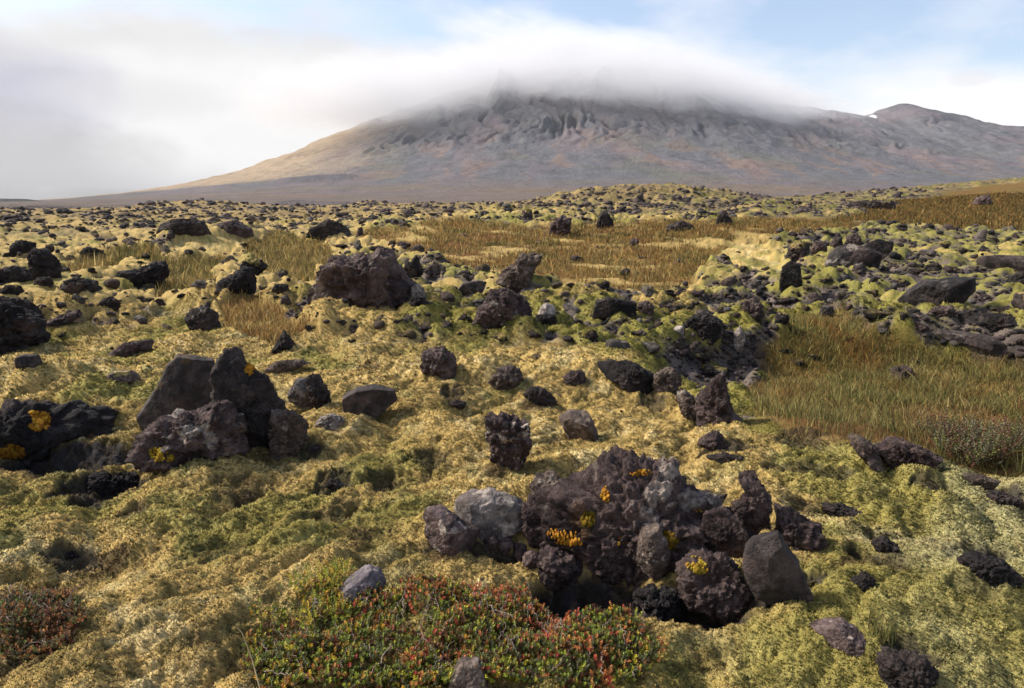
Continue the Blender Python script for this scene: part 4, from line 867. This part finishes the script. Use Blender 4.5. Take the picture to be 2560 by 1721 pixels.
# stray stalks between the stones
px, py = sample_polar(9000, 6.5, 26, R(-40), R(40)); keep = (gmap(sm, px, py) < .3) & (gmap(rockm, px, py) > .3) & (fbm2(px/1.5, py/1.5, 2, 219) > .15)
px, py = px[keep], py[keep]
V_, T_, C_ = blades_mesh(px, py, gp.uniform(.06, .2, len(px)), .006*(np.hypot(px, py)/6)**.7, np.array(GR_PAL['gold'])[gp.integers(0, 3, len(px))]*.8, .7)
o = link('stray_grass', make_mesh('stray_grass', V_, T_, C_, smooth=False, nrm=up_lean(len(px))), M_GRASS); kind(o, 'stuff'); o['label'] = 'sparse dry grass blades between the lava stones'

# --- tubes for twigs and stalks
def tube(points, r0, r1, sides=5):
    P = np.array(points, float); n = len(P); V_ = []; t_ = np.gradient(P, axis=0); t_ /= np.linalg.norm(t_, axis=1)[:, None]+1e-9
    a = np.cross(t_, np.array([.3, .1, 1.0])); a /= np.linalg.norm(a, axis=1)[:, None]+1e-9; b = np.cross(t_, a)
    for i in range(n):
        rr = r0+(r1-r0)*i/(n-1)
        for k in range(sides):
            w = 2*np.pi*k/sides; V_.append(P[i]+rr*(np.cos(w)*a[i]+np.sin(w)*b[i]))
    F_ = [[i*sides+k, i*sides+(k+1) % sides, (i+1)*sides+(k+1) % sides, (i+1)*sides+k] for i in range(n-1) for k in range(sides)]
    return np.array(V_), np.array(F_)
def join(meshes):
    VV, FF = [], []; off = 0
    for a_, b_ in meshes: VV.append(a_); FF.append(b_+off); off += len(a_)
    return np.concatenate(VV), np.concatenate(FF)

def sprigs(px, py, length, cols_, leaf, nl=16, lean=1.5):
    """upright heath sprigs: whorls of needle leaves round a stem"""
    m = len(px); base = np.stack([px, py, ground_z(px, py)+.03+.045*fbm2(px/.13, py/.13, 3, 240)+gp.uniform(-.012, .012, m)], 1)
    a = gp.uniform(0, 6.28, m); t = gp.uniform(.1, lean, m)**1.0
    ax = np.stack([np.cos(a)*t, np.sin(a)*t, np.ones(m)], 1); ax /= np.linalg.norm(ax, axis=1)[:, None]
    VV, CCc = [], []
    e1 = np.cross(ax, np.array([1., .2, 0])); e1 /= np.linalg.norm(e1, axis=1)[:, None]; e2 = np.cross(ax, e1)
    for k in range(nl):
        f = .25+.75*(k+.5)/nl; w = k*2.4+gp.uniform(0, .8, m)
        out_ = e1*np.cos(w)[:, None]+e2*np.sin(w)[:, None]
        o_ = base+ax*(length*f)[:, None]
        tip = o_+out_*(leaf*(1.15-.55*f))+ax*leaf*.75
        side = np.cross(ax, out_)*leaf*.24; midp = (o_+tip)*.5
        VV.append(np.stack([o_, midp+side, tip, midp-side], 1))
        c_ = cols_*np.exp(gp.normal(0, .22, m))[:, None]*(.75+.45*f)
        CCc.append(np.repeat(c_[:, None, :], 4, 1))
    V_ = np.concatenate(VV).reshape(-1, 3); C_ = np.concatenate(CCc).reshape(-1, 3)
    k = np.arange(len(V_)//4)[:, None]*4
    return V_, np.concatenate([k+np.array([[0, 1, 2]]), k+np.array([[0, 2, 3]])]), C_
def in_ellipses(u_, v_, ells):
    q = np.full(len(u_), 9.0)
    for (a, b, w, h) in ells: q = np.minimum(q, ((u_-a)/w)**2+((v_-b)/h)**2)
    return q
SH_COL = {'rust': (C(.33, .12, .035), C(.27, .13, .04), C(.36, .17, .05)), 'green': (C(.10, .125, .025), C(.15, .165, .035), C(.07, .08, .028)), 'yellow': (C(.42, .33, .03), C(.30, .30, .03), C(.45, .25, .03)), 'red': (C(.40, .085, .04), C(.33, .055, .035), C(.44, .16, .05)), 'grey': (C(.10, .095, .045), C(.13, .12, .065), C(.075, .07, .035)), 'lime': (C(.22, .26, .03), C(.17, .21, .03), C(.28, .26, .03)), 'dark': (C(.10, .03, .018), C(.06, .035, .018), C(.13, .05, .02))}
def shrub(label, ells, spec, twigs, cat='shrub', density=1.0, group=None):
    us = [e[0] for e in ells]; vs_ = [e[1] for e in ells]
    c = hit(sum(us)/len(us), sum(vs_)/len(vs_))
    root = bpy.data.objects.new('crowberry_shrub', None); col.objects.link(root); root.location = tuple(c); tag(root, label, cat, group)
    for nm, n, pick, L, leaf, sel in spec:
        u_ = gp.uniform(min(e[0]-e[2] for e in ells), max(e[0]+e[2] for e in ells), n); v_ = gp.uniform(min(e[1]-e[3] for e in ells), max(e[1]+e[3] for e in ells), n)
        q = in_ellipses(u_, v_, ells)+.75*fbm2(u_/70, v_/50, 3, 231)+gp.normal(0, .12, n)
        s_ = fbm2(u_/110, v_/80, 3, 233+len(nm))+(sel(u_, v_) if sel else 0)
        k = (q < 1) & (s_+gp.normal(0, .12, n) > 0); u_, v_ = u_[k], v_[k]
        xy = np.array([flat(a, b, 0.03) for a, b in zip(u_, v_)]) if len(u_) else np.zeros((0, 2))
        if not len(xy): continue
        cs = np.array([SH_COL[pick[int(i)]][int(j)] for i, j in zip(gp.integers(0, len(pick), len(xy)), gp.integers(0, 3, len(xy)))])
        V_, T_, C_ = sprigs(xy[:, 0], xy[:, 1], L*gp.uniform(.55, 1.3, len(xy)), cs, leaf)
        f_ = link('foliage', make_mesh('foliage', V_-np.array(c), T_, C_, smooth=False), M_SHRUB, root); f_['label'] = nm
    twigs = list(twigs)
    for e in ells:
        for q_ in range(int(e[2]*e[3]/1500)+1):
            a0, b0 = e[0]+gp.uniform(-.8, .8)*e[2], min(e[1]+gp.uniform(-.8, .8)*e[3], 1725); an_ = gp.uniform(-.9, .9); ln_ = gp.uniform(25, 70)
            twigs.append(([(a0, b0, .05), (a0+ln_*.5*math.sin(an_), b0-ln_*.35, gp.uniform(.05, .085)), (a0+ln_*math.sin(an_)+gp.normal(0, 8), b0-ln_*.6, gp.uniform(.06, .10))], gp.uniform(.0011, .0019)))
    ts_ = []
    for (pts, r_) in twigs:
        Q = []
        for (a, b, h) in pts:
            x_, y_ = flat(a, b, .05); Q.append((x_, y_, float(ground_z(x_, y_))+h))
        Q = np.array(Q); tt = np.linspace(0, len(Q)-1, len(Q)*5); Q = np.stack([np.interp(tt, np.arange(len(Q)), Q[:, i]) for i in range(3)], 1)
        Q += .004*gp.normal(size=Q.shape)
        V_, F_ = tube(Q, r_, r_*.45)
        t_o = link('twig', make_mesh('twig', V_-np.array(c), F_, np.ones((len(V_), 1))*C(.26, .20, .17)), M_TWIG, root)
    return root
main_e = [(1050, 1600, 420, 130), (1200, 1530, 290, 80), (1450, 1640, 200, 85), (760, 1640, 150, 95), (850, 1540, 110, 65)]
shrub('autumn crowberry shrub turning red, orange and yellow at the bottom edge', main_e,
      [('dark green foliage', 11000, ('green', 'grey', 'green', 'lime', 'dark'), .026, .0085, lambda a, b: .25),
       ('red foliage', 6000, ('red', 'rust', 'red', 'rust', 'dark'), .031, .0092, lambda a, b: -.12+.42*sstep(1000, 1200, a)*sstep(1590, 1500, b)+.12*sstep(1300, 1450, a)-.3*sstep(900, 650, a)),
       ('lime green foliage', 4200, ('lime', 'yellow', 'green'), .028, .0092, lambda a, b: -.05+.3*sstep(1180, 800, a)),
       ('yellow orange foliage', 2200, ('yellow', 'rust'), .030, .0095, lambda a, b: -.2+.2*sstep(1000, 700, a))],
      [([(1200, 1515, .04), (1230, 1545, .07), (1260, 1590, .05)], .0022), ([(1228, 1545, .06), (1270, 1570, .08)], .0016), ([(1270, 1510, .09), (1250, 1560, .05)], .0016), ([(980, 1625, .08), (930, 1680, .06), (870, 1721, .05)], .0022), ([(905, 1560, .05), (930, 1535, .08)], .0014), ([(660, 1680, .05), (720, 1695, .06), (790, 1710, .06)], .0022), ([(1330, 1550, .06), (1345, 1600, .05)], .0014), ([(1235, 1650, .06), (1250, 1690, .06)], .0014), ([(730, 1570, .05), (745, 1600, .05), (735, 1650, .04)], .0014), ([(1400, 1560, .07), (1385, 1620, .05)], .0014), ([(1120, 1640, .05), (1075, 1690, .07)], .0014)], 'shrub')
shrub('sparse yellow crowberry sprigs beside the grey pointed stone', [(840, 1475, 60, 40), (760, 1480, 30, 26), (800, 1540, 60, 26)],
      [('yellow foliage', 420, ('yellow', 'lime'), .055, .0085, lambda a, b: .25), ('green foliage', 160, ('green', 'dark'), .045, .0075, lambda a, b: .1)], [([(830, 1500, .03), (845, 1470, .07)], .0014), ([(765, 1500, .02), (768, 1475, .06)], .0012)])
shrub('dark red crowberry shrub in the bottom left corner', [(90, 1590, 130, 70), (40, 1540, 100, 60), (150, 1560, 60, 40)],
      [('dark red foliage', 3000, ('dark', 'dark', 'rust'), .028, .007, lambda a, b: .2), ('green foliage', 3200, ('green', 'grey'), .026, .007, lambda a, b: .1), ('orange foliage', 260, ('rust',), .026, .007, lambda a, b: -.1)], [([(30, 1640, .04), (90, 1620, .06), (150, 1610, .04)], .0018)])
shrub('leggy brown heather at the right edge of the grassy hollow', [(2440, 1110, 120, 60), (2520, 1080, 90, 60), (2350, 1080, 60, 30)],
      [('brown foliage', 2600, ('dark', 'grey'), .16, .014, lambda a, b: .3), ('green foliage', 1200, ('green', 'grey'), .15, .014, lambda a, b: .1)], [([(2400, 1120, .04), (2430, 1090, .22), (2500, 1060, .25)], .003), ([(2480, 1120, .04), (2510, 1090, .25), (2556, 1070, .3)], .003)])
# --- single stalks
def stalk(label, pts, r_, colour):
    Q = []
    for (a, b, h) in pts:
        x_, y_ = flat(a, b, .03); Q.append((x_, y_, float(ground_z(x_, y_))+h))
    Q = np.array(Q); c = Q[0].copy(); tt = np.linspace(0, len(Q)-1, 14); Q = np.stack([np.interp(tt, np.arange(len(Q)), Q[:, i]) for i in range(3)], 1)
    V_, F_ = tube(Q, r_, r_*.5)
    o = link('grass_stalk', make_mesh('grass_stalk', V_-c, F_, np.ones((len(V_), 1))*colour), M_TWIG, None, tuple(c))
    tag(o, label, 'grass stalk'); return o
stalk('pale bent dry grass stalk left of the autumn crowberry shrub', [(655, 1735, .02), (635, 1700, .10), (615, 1690, .17), (600, 1690, .20)], .0028, C(.38, .30, .15))
def tussock(label, u_, v_, n, H, pal):
    c = hit(u_, v_); root = bpy.data.objects.new('grass_tussock', None); col.objects.link(root); root.location = tuple(c); tag(root, label, 'grass tuft')
    m = n; px = c[0]+gp.normal(0, .02, m); py = c[1]+gp.normal(0, .02, m)
    V_, T_, C_ = blades_mesh(px, py, H*gp.uniform(.4, 1.2, m), np.full(m, .0035), np.array(GR_PAL[pal])[gp.integers(0, 3, m)], .7)
    link('blades', make_mesh('blades', V_-np.array(c), T_, C_, smooth=False, nrm=up_lean(m)), M_GRASS, root)
tussock('thin tuft of green and straw grass in the moss above the flat flecked stone', 2200, 1590, 60, .16, 'green')
tussock('lone green grass tuft on the near rim of the grassy hollow', 2170, 1120, 40, .22, 'green')

# ------------------------------------------------------------------ mountain, plain and far hill
def prof(u_, table):
    t = np.array(table, float); return np.interp(u_, t[:, 0], t[:, 1])
CREST = [(-900, 560), (200, 530), (330, 522), (420, 508), (480, 486), (560, 453), (650, 424), (760, 384), (880, 342), (960, 318), (1060, 290), (1150, 262), (1260, 232), (1400, 212), (1560, 208), (1700, 225), (1790, 262), (1860, 281), (1960, 298), (2060, 312), (2120, 319), (2155, 322), (2185, 306), (2238, 293), (2285, 303), (2330, 313), (2372, 319), (2420, 333), (2480, 342), (2560, 346), (2700, 356), (3000, 380), (3600, 450)]
RIDGE = [(-900, 600), (380, 520), (440, 500), (520, 484), (610, 470), (700, 452), (780, 441), (860, 438), (950, 446), (1060, 462), (1180, 474), (1300, 490), (3600, 600)]
YC, YF = 5500.0, 2700.0
nx, ny = 1500, 520
xs = np.linspace(-6500, 6500, nx)
ys = np.concatenate([np.linspace(430, 2500, 120, endpoint=False), np.linspace(2500, 5900, 340, endpoint=False), np.linspace(5900, 9000, 60)])
X, Y = np.meshgrid(xs, ys); X = X.ravel(); Y = Y.ravel()
U = CX+FPX*X/(YC*CP)
Hc = (514-prof(U+14*perlin2(X/160, Y*0, 7)+6*perlin2(X/60, Y*0, 8), CREST))/FPX*YC+EYE
apron = -12+(10+60*sstep(-2600, -300, X))*sstep(500, 3300, Y)
t = np.clip((Y-YF)/(YC-YF), 0, 1)
wx = X+340*fbm2(X/900, Y/900, 3, 9)+110*fbm2(X/260, Y/260, 3, 10)
gmod = .25+1.5*sstep(-.25, .35, fbm2(X/620, Y/900, 2, 19))
gul = np.abs(perlin2(wx/190, Y/1500, 14))
gul2 = np.abs(perlin2(wx/70+3, Y/600, 15))
s = .42*t+.58*t**1.9
back = sstep(YC, YC+2600, Y)
H = np.maximum(Hc, 0)*np.where(Y <= YC, s, 1-back*.9)
amp = np.clip(Hc, 0, 900)/900
cmid = sstep(820, 1000, U)
H += amp*gmod*(1-.8*sstep(1980, 2120, U))*(125*(gul-.28)*sstep(.38, .74, t)+75*(gul2-.28)*sstep(.40, .7, t)+30*np.abs(fbm2(X/150, Y/220, 4, 20))*sstep(.3, .5, t))*(1-.75*sstep(.88, 1, t))*(.35+.65*cmid)
H += amp*20*fbm2(X/140, Y/140, 4, 16)*sstep(.05, .3, t)+6*fbm2(X/400, Y/400, 3, 17)*sstep(800, 2000, Y)
UR = CX+FPX*X/(3300*CP)
Hr = (514-prof(UR, RIDGE))/FPX*3300
rid = Hr*np.exp(-((Y-3300)/np.where(Y < 3300, 330., 700.))**2)+10*fbm2(X/120, Y/120, 3, 18)*sstep(0, 60, Hr)
rmask = np.maximum(0, rid)-np.maximum(H+apron, 0)
Zm = np.maximum(H+apron, np.where(rid > 0, rid, -99)+0*apron)
GREY = C(.138, .138, .148); MAUVE = C(.178, .150, .158); LIT_TAN = C(.40, .30, .20); PINK = C(.22, .155, .125); DARKM = C(.095, .098, .105); BROWN = C(.19, .145, .11)
one = np.ones((len(X), 1))
k1 = fbm2(X/420, Y/700, 4, 21); k2 = fbm2(wx/130, Y/600, 4, 22); k3 = fbm2(X/90, Y/90, 3, 23)
cm = mix(GREY*one, MAUVE, sstep(-.1, .35, k1))
lowp = sstep(.75, .25, t)
cm = mix(cm, C(.15, .145, .11)*one, .6*sstep(.0, .35, fbm2(X/500+9, Y/500, 4, 26))*lowp)
cm = mix(cm, PINK, .75*sstep(.05, .4, k2+.3*k1)*lowp*sstep(.02, .2, t))
cm = mix(cm, DARKM, .55*sstep(.12, .5, -k2-.3*k3))
cm = mix(cm, DARKM*.8, .55*sstep(.14, .0, gul)*sstep(.3, .6, t)*cmid)
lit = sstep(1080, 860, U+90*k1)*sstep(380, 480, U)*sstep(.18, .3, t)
cm = mix(cm, LIT_TAN, lit*.95)  # pale tan grass on the left limb, its sunlit brightness put into the colour
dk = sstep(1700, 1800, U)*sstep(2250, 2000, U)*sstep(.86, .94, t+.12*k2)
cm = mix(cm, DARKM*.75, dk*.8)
cm = mix(cm, mix(MAUVE*.95*one, DARKM, .6*sstep(-.05, .3, k3+k1)), sstep(-5, 12, rmask))
plain = sstep(.16, .02, t)*(1-sstep(-5, 12, rmask))
pl = mix(BROWN*one, MAUVE*.9, sstep(-.2, .4, fbm2(X/600, Y/90, 3, 24)))
pl = mix(pl, DARKM*1.2, .5*sstep(.2, .4, fbm2(X/500, Y/60, 3, 25)))
cm = mix(cm, pl, plain)
snow = gauss(X, Y, (2152-CX)/FPX*YC*CP, YC-40, 22, 60)
cm = mix(cm, C(.75, .75, .78)*one, sstep(.3, .6, snow))
gr = sstep(2350, 2480, U)*sstep(.05, .12, t)*sstep(.4, .25, t)
cm = mix(cm, C(.2, .2, .11)*one, .6*gr*sstep(0, .3, k3+k1))
cm *= (1+.22*k3)[:, None]
nyy = len(ys)
i0 = (np.arange(nyy-1)[:, None]*nx+np.arange(nx-1)[None, :]).ravel()
Fm = np.stack([i0, i0+1, i0+nx+1, i0+nx], 1)
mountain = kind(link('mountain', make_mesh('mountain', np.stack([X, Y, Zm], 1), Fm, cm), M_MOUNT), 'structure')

hx_, hy_ = np.meshgrid(np.linspace(-2600, -900, 160), np.linspace(2200, 3300, 60)); hx_ = hx_.ravel(); hy_ = hy_.ravel()
hu = CX+FPX*hx_/(2700*CP)
hh = (514-prof(hu, [(-900, 470), (-100, 492), (0, 496), (52, 497), (75, 504), (95, 511), (130, 519), (400, 540)]))/FPX*2700
hz = -14+(hh+14)*np.exp(-((hy_-2700)/300)**2)+3*fbm2(hx_/90, hy_/90, 3, 31)
i0 = (np.arange(59)[:, None]*160+np.arange(159)[None, :]).ravel()
hill = kind(link('hill', make_mesh('hill', np.stack([hx_, hy_, hz], 1), np.stack([i0, i0+1, i0+161, i0+160], 1), np.ones((len(hx_), 1))*C(.085, .085, .08)), M_MOUNT), 'structure')

# ------------------------------------------------------------------ cloud cap on the summit (a real volume)
def cloud_mat(name, dens, seed, soft):
    m = bpy.data.materials.new(name); m.use_nodes = True; nt = m.node_tree; N = nt.nodes; L = nt.links
    N.remove(N['Principled BSDF'])
    pv = N.new('ShaderNodeVolumePrincipled'); pv.inputs['Color'].default_value = (.93, .93, .94, 1); pv.inputs['Anisotropy'].default_value = 0.0
    tc = N.new('ShaderNodeTexCoord'); ln = N.new('ShaderNodeVectorMath'); ln.operation = 'LENGTH'
    L.new(tc.outputs['Object'], ln.inputs[0])
    mp = N.new('ShaderNodeMapping'); mp.inputs['Scale'].default_value = (5.5, 3, 3.2); mp.inputs['Location'].default_value = (seed, 0, 0)
    L.new(tc.outputs['Object'], mp.inputs['Vector'])
    ns = N.new('ShaderNodeTexNoise'); ns.inputs['Scale'].default_value = 1.0; ns.inputs['Detail'].default_value = 5; ns.inputs['Roughness'].default_value = .6
    L.new(mp.outputs[0], ns.inputs['Vector'])
    ad = N.new('ShaderNodeMath'); ad.operation = 'MULTIPLY_ADD'; ad.inputs[1].default_value = .8; L.new(ns.outputs['Fac'], ad.inputs[0]); L.new(ln.outputs['Value'], ad.inputs[2])
    mr = N.new('ShaderNodeMapRange'); mr.interpolation_type = 'SMOOTHSTEP'
    mr.inputs[1].default_value = 1.3; mr.inputs[2].default_value = 1.3-soft; mr.inputs[3].default_value = 0; mr.inputs[4].default_value = dens
    L.new(ad.outputs[0], mr.inputs[0]); L.new(mr.outputs[0], pv.inputs['Density'])
    L.new(pv.outputs[0], N['Material Output'].inputs['Volume'])
    return m
def cloud(u_, v_, ycen, hw, hh_, depth, tilt, dens, seed, soft, label):
    bm = bmesh.new(); bmesh.ops.create_icosphere(bm, subdivisions=4, radius=1.0); me = bpy.data.meshes.new('cloud'); bm.to_mesh(me); bm.free()
    o = link('cloud', me, cloud_mat('cloud_vapour', dens, seed, soft))
    k = ycen/FPX
    o.location = ((u_-CX)*k*CP, ycen, (514-v_)*k+EYE); o.scale = (hw*k, depth, hh_*k); o.rotation_euler = (0, R(tilt), 0)
    o['kind'] = 'stuff'; o['label'] = label
    return o
cloud(1560, 258, 5150, 660, 90, 1500, 7, .0034, 3.0, .6, 'grey white cloud cap resting on the mountain summit')
cloud(980, 255, 4900, 500, 105, 1100, -4, .0030, 8.0, .7, 'white cloud bank spilling over the left shoulder of the mountain')
cloud(1600, 230, 5700, 600, 82, 1300, 14.5, .0028, 15.0, .4, 'smooth lens of cloud sloping down the right shoulder of the mountain')


# ------------------------------------------------------------------ the air between here and the mountain
def haze(density):
    bm = bmesh.new(); bmesh.ops.create_cube(bm, size=2.0); me = bpy.data.meshes.new('haze'); bm.to_mesh(me); bm.free()
    m = bpy.data.materials.new('thin_air'); m.use_nodes = True; nt = m.node_tree
    nt.nodes.remove(nt.nodes['Principled BSDF'])
    pv = nt.nodes.new('ShaderNodeVolumePrincipled'); pv.inputs['Color'].default_value = (.93, .95, 1, 1); pv.inputs['Density'].default_value = density; pv.inputs['Anisotropy'].default_value = .2
    nt.links.new(pv.outputs[0], nt.nodes['Material Output'].inputs['Volume'])
    o = link('haze', me, m); o.scale = (7200, 4900, 580); o.location = (0, 4450, 520); o['kind'] = 'stuff'; o['label'] = 'thin bluish haze in front of the mountain'
    m.volume_intersection_method = 'FAST' if False else m.volume_intersection_method
    return o
haze(1.7e-5)


# ------------------------------------------------------------------ sky and sun
SUN_AZ, SUN_EL = R(-75), R(42)
wd = bpy.data.worlds.new('World'); scene.world = wd; wd.use_nodes = True
nt = wd.node_tree; N = nt.nodes; L = nt.links
for n_ in list(N): N.remove(n_)
out = N.new('ShaderNodeOutputWorld')
sky = N.new('ShaderNodeTexSky'); sky.sky_type = 'NISHITA'; sky.sun_disc = False
sky.sun_elevation = SUN_EL; sky.sun_rotation = SUN_AZ % (2*math.pi); sky.altitude = 50; sky.air_density = 1; sky.dust_density = 1.5
bg1 = N.new('ShaderNodeBackground'); bg1.inputs['Strength'].default_value = .125; L.new(sky.outputs[0], bg1.inputs['Color'])
tc = N.new('ShaderNodeTexCoord'); sep = N.new('ShaderNodeSeparateXYZ'); L.new(tc.outputs['Generated'], sep.inputs[0])
def MA(op, a, b=None, c=None):
    n_ = N.new('ShaderNodeMath'); n_.operation = op
    for k_, val in enumerate((a, b, c)):
        if val is None: continue
        if isinstance(val, (int, float)): n_.inputs[k_].default_value = val
        else: L.new(val, n_.inputs[k_])
    return n_.outputs[0]
def SM(val, a, b):                      # smoothstep from a (0) to b (1)
    n_ = N.new('ShaderNodeMapRange'); n_.interpolation_type = 'SMOOTHSTEP'
    n_.inputs[1].default_value = a; n_.inputs[2].default_value = b; L.new(val, n_.inputs[0]); return n_.outputs[0]
dx, dy, dz = sep.outputs
az = MA('MULTIPLY', MA('ARCTAN2', dx, dy), 180/math.pi)      # degrees right of the mountain's axis
el = MA('MULTIPLY', MA('ARCSINE', dz), 180/math.pi)          # degrees above the horizon
def AZD(u_): return math.degrees(math.atan((u_-CX)/FPX/CP))
def ELD(v_, u_=1280):
    d = ray(u_, v_); return math.degrees(math.atan2(d[2], math.hypot(d[0], d[1])))
def noise(sx, sy, scale, det, seed, rough=.5):
    cx = N.new('ShaderNodeCombineXYZ')
    L.new(MA('MULTIPLY', az, sx), cx.inputs[0]); L.new(MA('MULTIPLY', el, sy), cx.inputs[1]); cx.inputs[2].default_value = seed
    n_ = N.new('ShaderNodeTexNoise'); n_.inputs['Scale'].default_value = scale; n_.inputs['Detail'].default_value = det; n_.inputs['Roughness'].default_value = rough
    L.new(cx.outputs[0], n_.inputs['Vector']); return n_.outputs['Fac']
def MIXC(f, a, b):
    n_ = N.new('ShaderNodeMix'); n_.data_type = 'RGBA'
    for sk, val in ((n_.inputs[0], f), (n_.inputs[6], a), (n_.inputs[7], b)):
        if isinstance(val, tuple): sk.default_value = (*val, 1)
        elif isinstance(val, (int, float)): sk.default_value = val
        else: L.new(val, sk)
    return n_.outputs[2]
def blob(u_, v_, wu_, wv_, w=.0):         # soft elliptical patch of cloud, sizes in photo pixels
    a0, e0 = AZD(u_), ELD(v_, u_); sa = wu_/30.0; se = wv_/30.0
    qx = MA('DIVIDE', MA('SUBTRACT', az, a0), sa); qy = MA('DIVIDE', MA('SUBTRACT', el, e0), se)
    q = MA('ADD', MA('MULTIPLY', qx, qx), MA('MULTIPLY', qy, qy))
    q = MA('ADD', q, MA('MULTIPLY', MA('SUBTRACT', nz2, .5), 2.2))
    return SM(q, 1.5, .0)
nz1 = noise(1, 2.4, .11, 5, 1.0); nz2 = noise(1, 1.8, .16, 5, 5.0, .55); nz3 = noise(1, 4, .09, 4, 9.0)
# thin high veil over blue, thickening to white near the horizon
veil = MA('ADD', SM(el, 12.5, 5), MA('MULTIPLY', MA('SUBTRACT', nz1, .44), 2.4))
veil = MA('MINIMUM', MA('MAXIMUM', MA('ADD', veil, .12), .15), 1.0)
thin = MIXC(SM(el, 16, 4), (.80, .83, .94), (1.0, .985, .97))
# the bank from the left up to the lens over the mountain: below a line in azimuth
fl = N.new('ShaderNodeFloatCurve'); fl.mapping.clip_max_x = 1; fl.mapping.clip_max_y = 1
cv = fl.mapping.curves[0]
pts = [(-60, 22), (AZD(0)-6, 19), (AZD(0), 16.6), (AZD(70), ELD(0, 70)), (AZD(420), ELD(-20, 420)), (AZD(800), ELD(55, 800)), (AZD(1000), ELD(88, 1000)), (AZD(1400), ELD(105, 1400)), (AZD(1560), ELD(150, 1560)), (AZD(1720), ELD(205, 1720)), (AZD(1880), ELD(255, 1880)), (AZD(2040), ELD(303, 2040)), (AZD(2200), ELD(370, 2200)), (40, -4), (60, -8)]
E0, E1 = -10.0, 25.0
while len(cv.points) < len(pts): cv.points.new(.5, .5)
for p_, (a_, e_) in zip(cv.points, sorted(pts)):
    p_.location = ((a_+60)/120, (e_-E0)/(E1-E0)); p_.handle_type = 'AUTO'
fl.mapping.update()
L.new(MA('DIVIDE', MA('ADD', az, 60), 120), fl.inputs['Value'])
line = MA('MULTIPLY_ADD', fl.outputs[0], E1-E0, E0)
dlt = MA('SUBTRACT', line, el)
dl2 = MA('ADD', dlt, MA('MULTIPLY', MA('SUBTRACT', nz2, .5), 1.6))
softn = SM(az, 0, 12)
bank_soft = SM(MA('ADD', dlt, MA('MULTIPLY', MA('SUBTRACT', nz1, .5), 6.0)), -1.6, 2.6)
bank_hard = SM(MA('ADD', dlt, MA('MULTIPLY', MA('SUBTRACT', nz2, .5), .7)), -.25, .75)
mixn = N.new('ShaderNodeMix'); mixn.data_type = 'FLOAT'; L.new(SM(az, -9, 3), mixn.inputs[0]); L.new(bank_soft, mixn.inputs[2]); L.new(bank_hard, mixn.inputs[3])
bank = mixn.outputs[0]
bc = MIXC(SM(nz2, .3, .7), (.68, .675, .68), (.78, .775, .775))
bc = MIXC(MA('MULTIPLY', SM(az, -16, -32), MA('MULTIPLY', SM(el, 12, 6), .8)), bc, (.46, .46, .50))
bc = MIXC(MA('MULTIPLY', blob(700, 270, 620, 130), .9), bc, (.87, .868, .865))
bc = MIXC(MA('MULTIPLY', blob(420, 365, 420, 80), .95), bc, (.85, .848, .845))
bc = MIXC(MA('MULTIPLY', blob(30, 250, 260, 110), .95), bc, (.50, .50, .60))
bc = MIXC(MA('MULTIPLY', blob(60, 390, 330, 95), .85), bc, (.45, .445, .45))
bc = MIXC(MA('MULTIPLY', blob(420, 250, 200, 45), .55), bc, (.70, .695, .70))
bc = MIXC(MA('MULTIPLY', blob(250, 505, 500, 26), .8), bc, (.40, .40, .40))
bc = MIXC(MA('MULTIPLY', blob(1700, 240, 330, 90), .85), bc, (.60, .57, .66))
bc = MIXC(MA('MULTIPLY', blob(1930, 275, 190, 60), .9), bc, (.50, .55, .62))
low_w = MA('MULTIPLY', SM(el, 7, 2), SM(az, 10, 18))
cc = MIXC(low_w, thin, (1.05, 1.03, 1.0))
small = blob(2345, 202, 42, 16)
cc = MIXC(MA('MULTIPLY', small, .3), cc, (.62, .62, .66))
ccol = MIXC(bank, cc, bc)
mask = MA('MAXIMUM', veil, bank)
# the front of the sky is the bright part; overhead and behind the veil is thinner
mask = MA('MULTIPLY', mask, MA('ADD', .15, MA('MULTIPLY', SM(el, 55, 20), .85)))
bg2 = N.new('ShaderNodeBackground'); bg2.inputs['Strength'].default_value = .68; L.new(ccol, bg2.inputs['Color'])
ms = N.new('ShaderNodeMixShader'); L.new(mask, ms.inputs[0]); L.new(bg1.outputs[0], ms.inputs[1]); L.new(bg2.outputs[0], ms.inputs[2])
L.new(ms.outputs[0], out.inputs['Surface'])

sl = bpy.data.lights.new('sun', 'SUN'); sl.energy = 4.0; sl.angle = R(10.0); sl.color = (1, .93, .82)
so = bpy.data.objects.new('sun', sl); col.objects.link(so)
sd = (math.sin(SUN_AZ)*math.cos(SUN_EL), math.cos(SUN_AZ)*math.cos(SUN_EL), math.sin(SUN_EL))
from mathutils import Vector
so.rotation_euler = Vector(sd).to_track_quat('Z', 'Y').to_euler()
so.location = (-20, 20, 30)

vs = scene.view_settings; vs.view_transform = 'Standard'; vs.look = 'None'; vs.exposure = 0.7; vs.gamma = 1
cy = scene.cycles
cy.max_bounces = 16; cy.diffuse_bounces = 3; cy.volume_bounces = 14; cy.transparent_max_bounces = 8
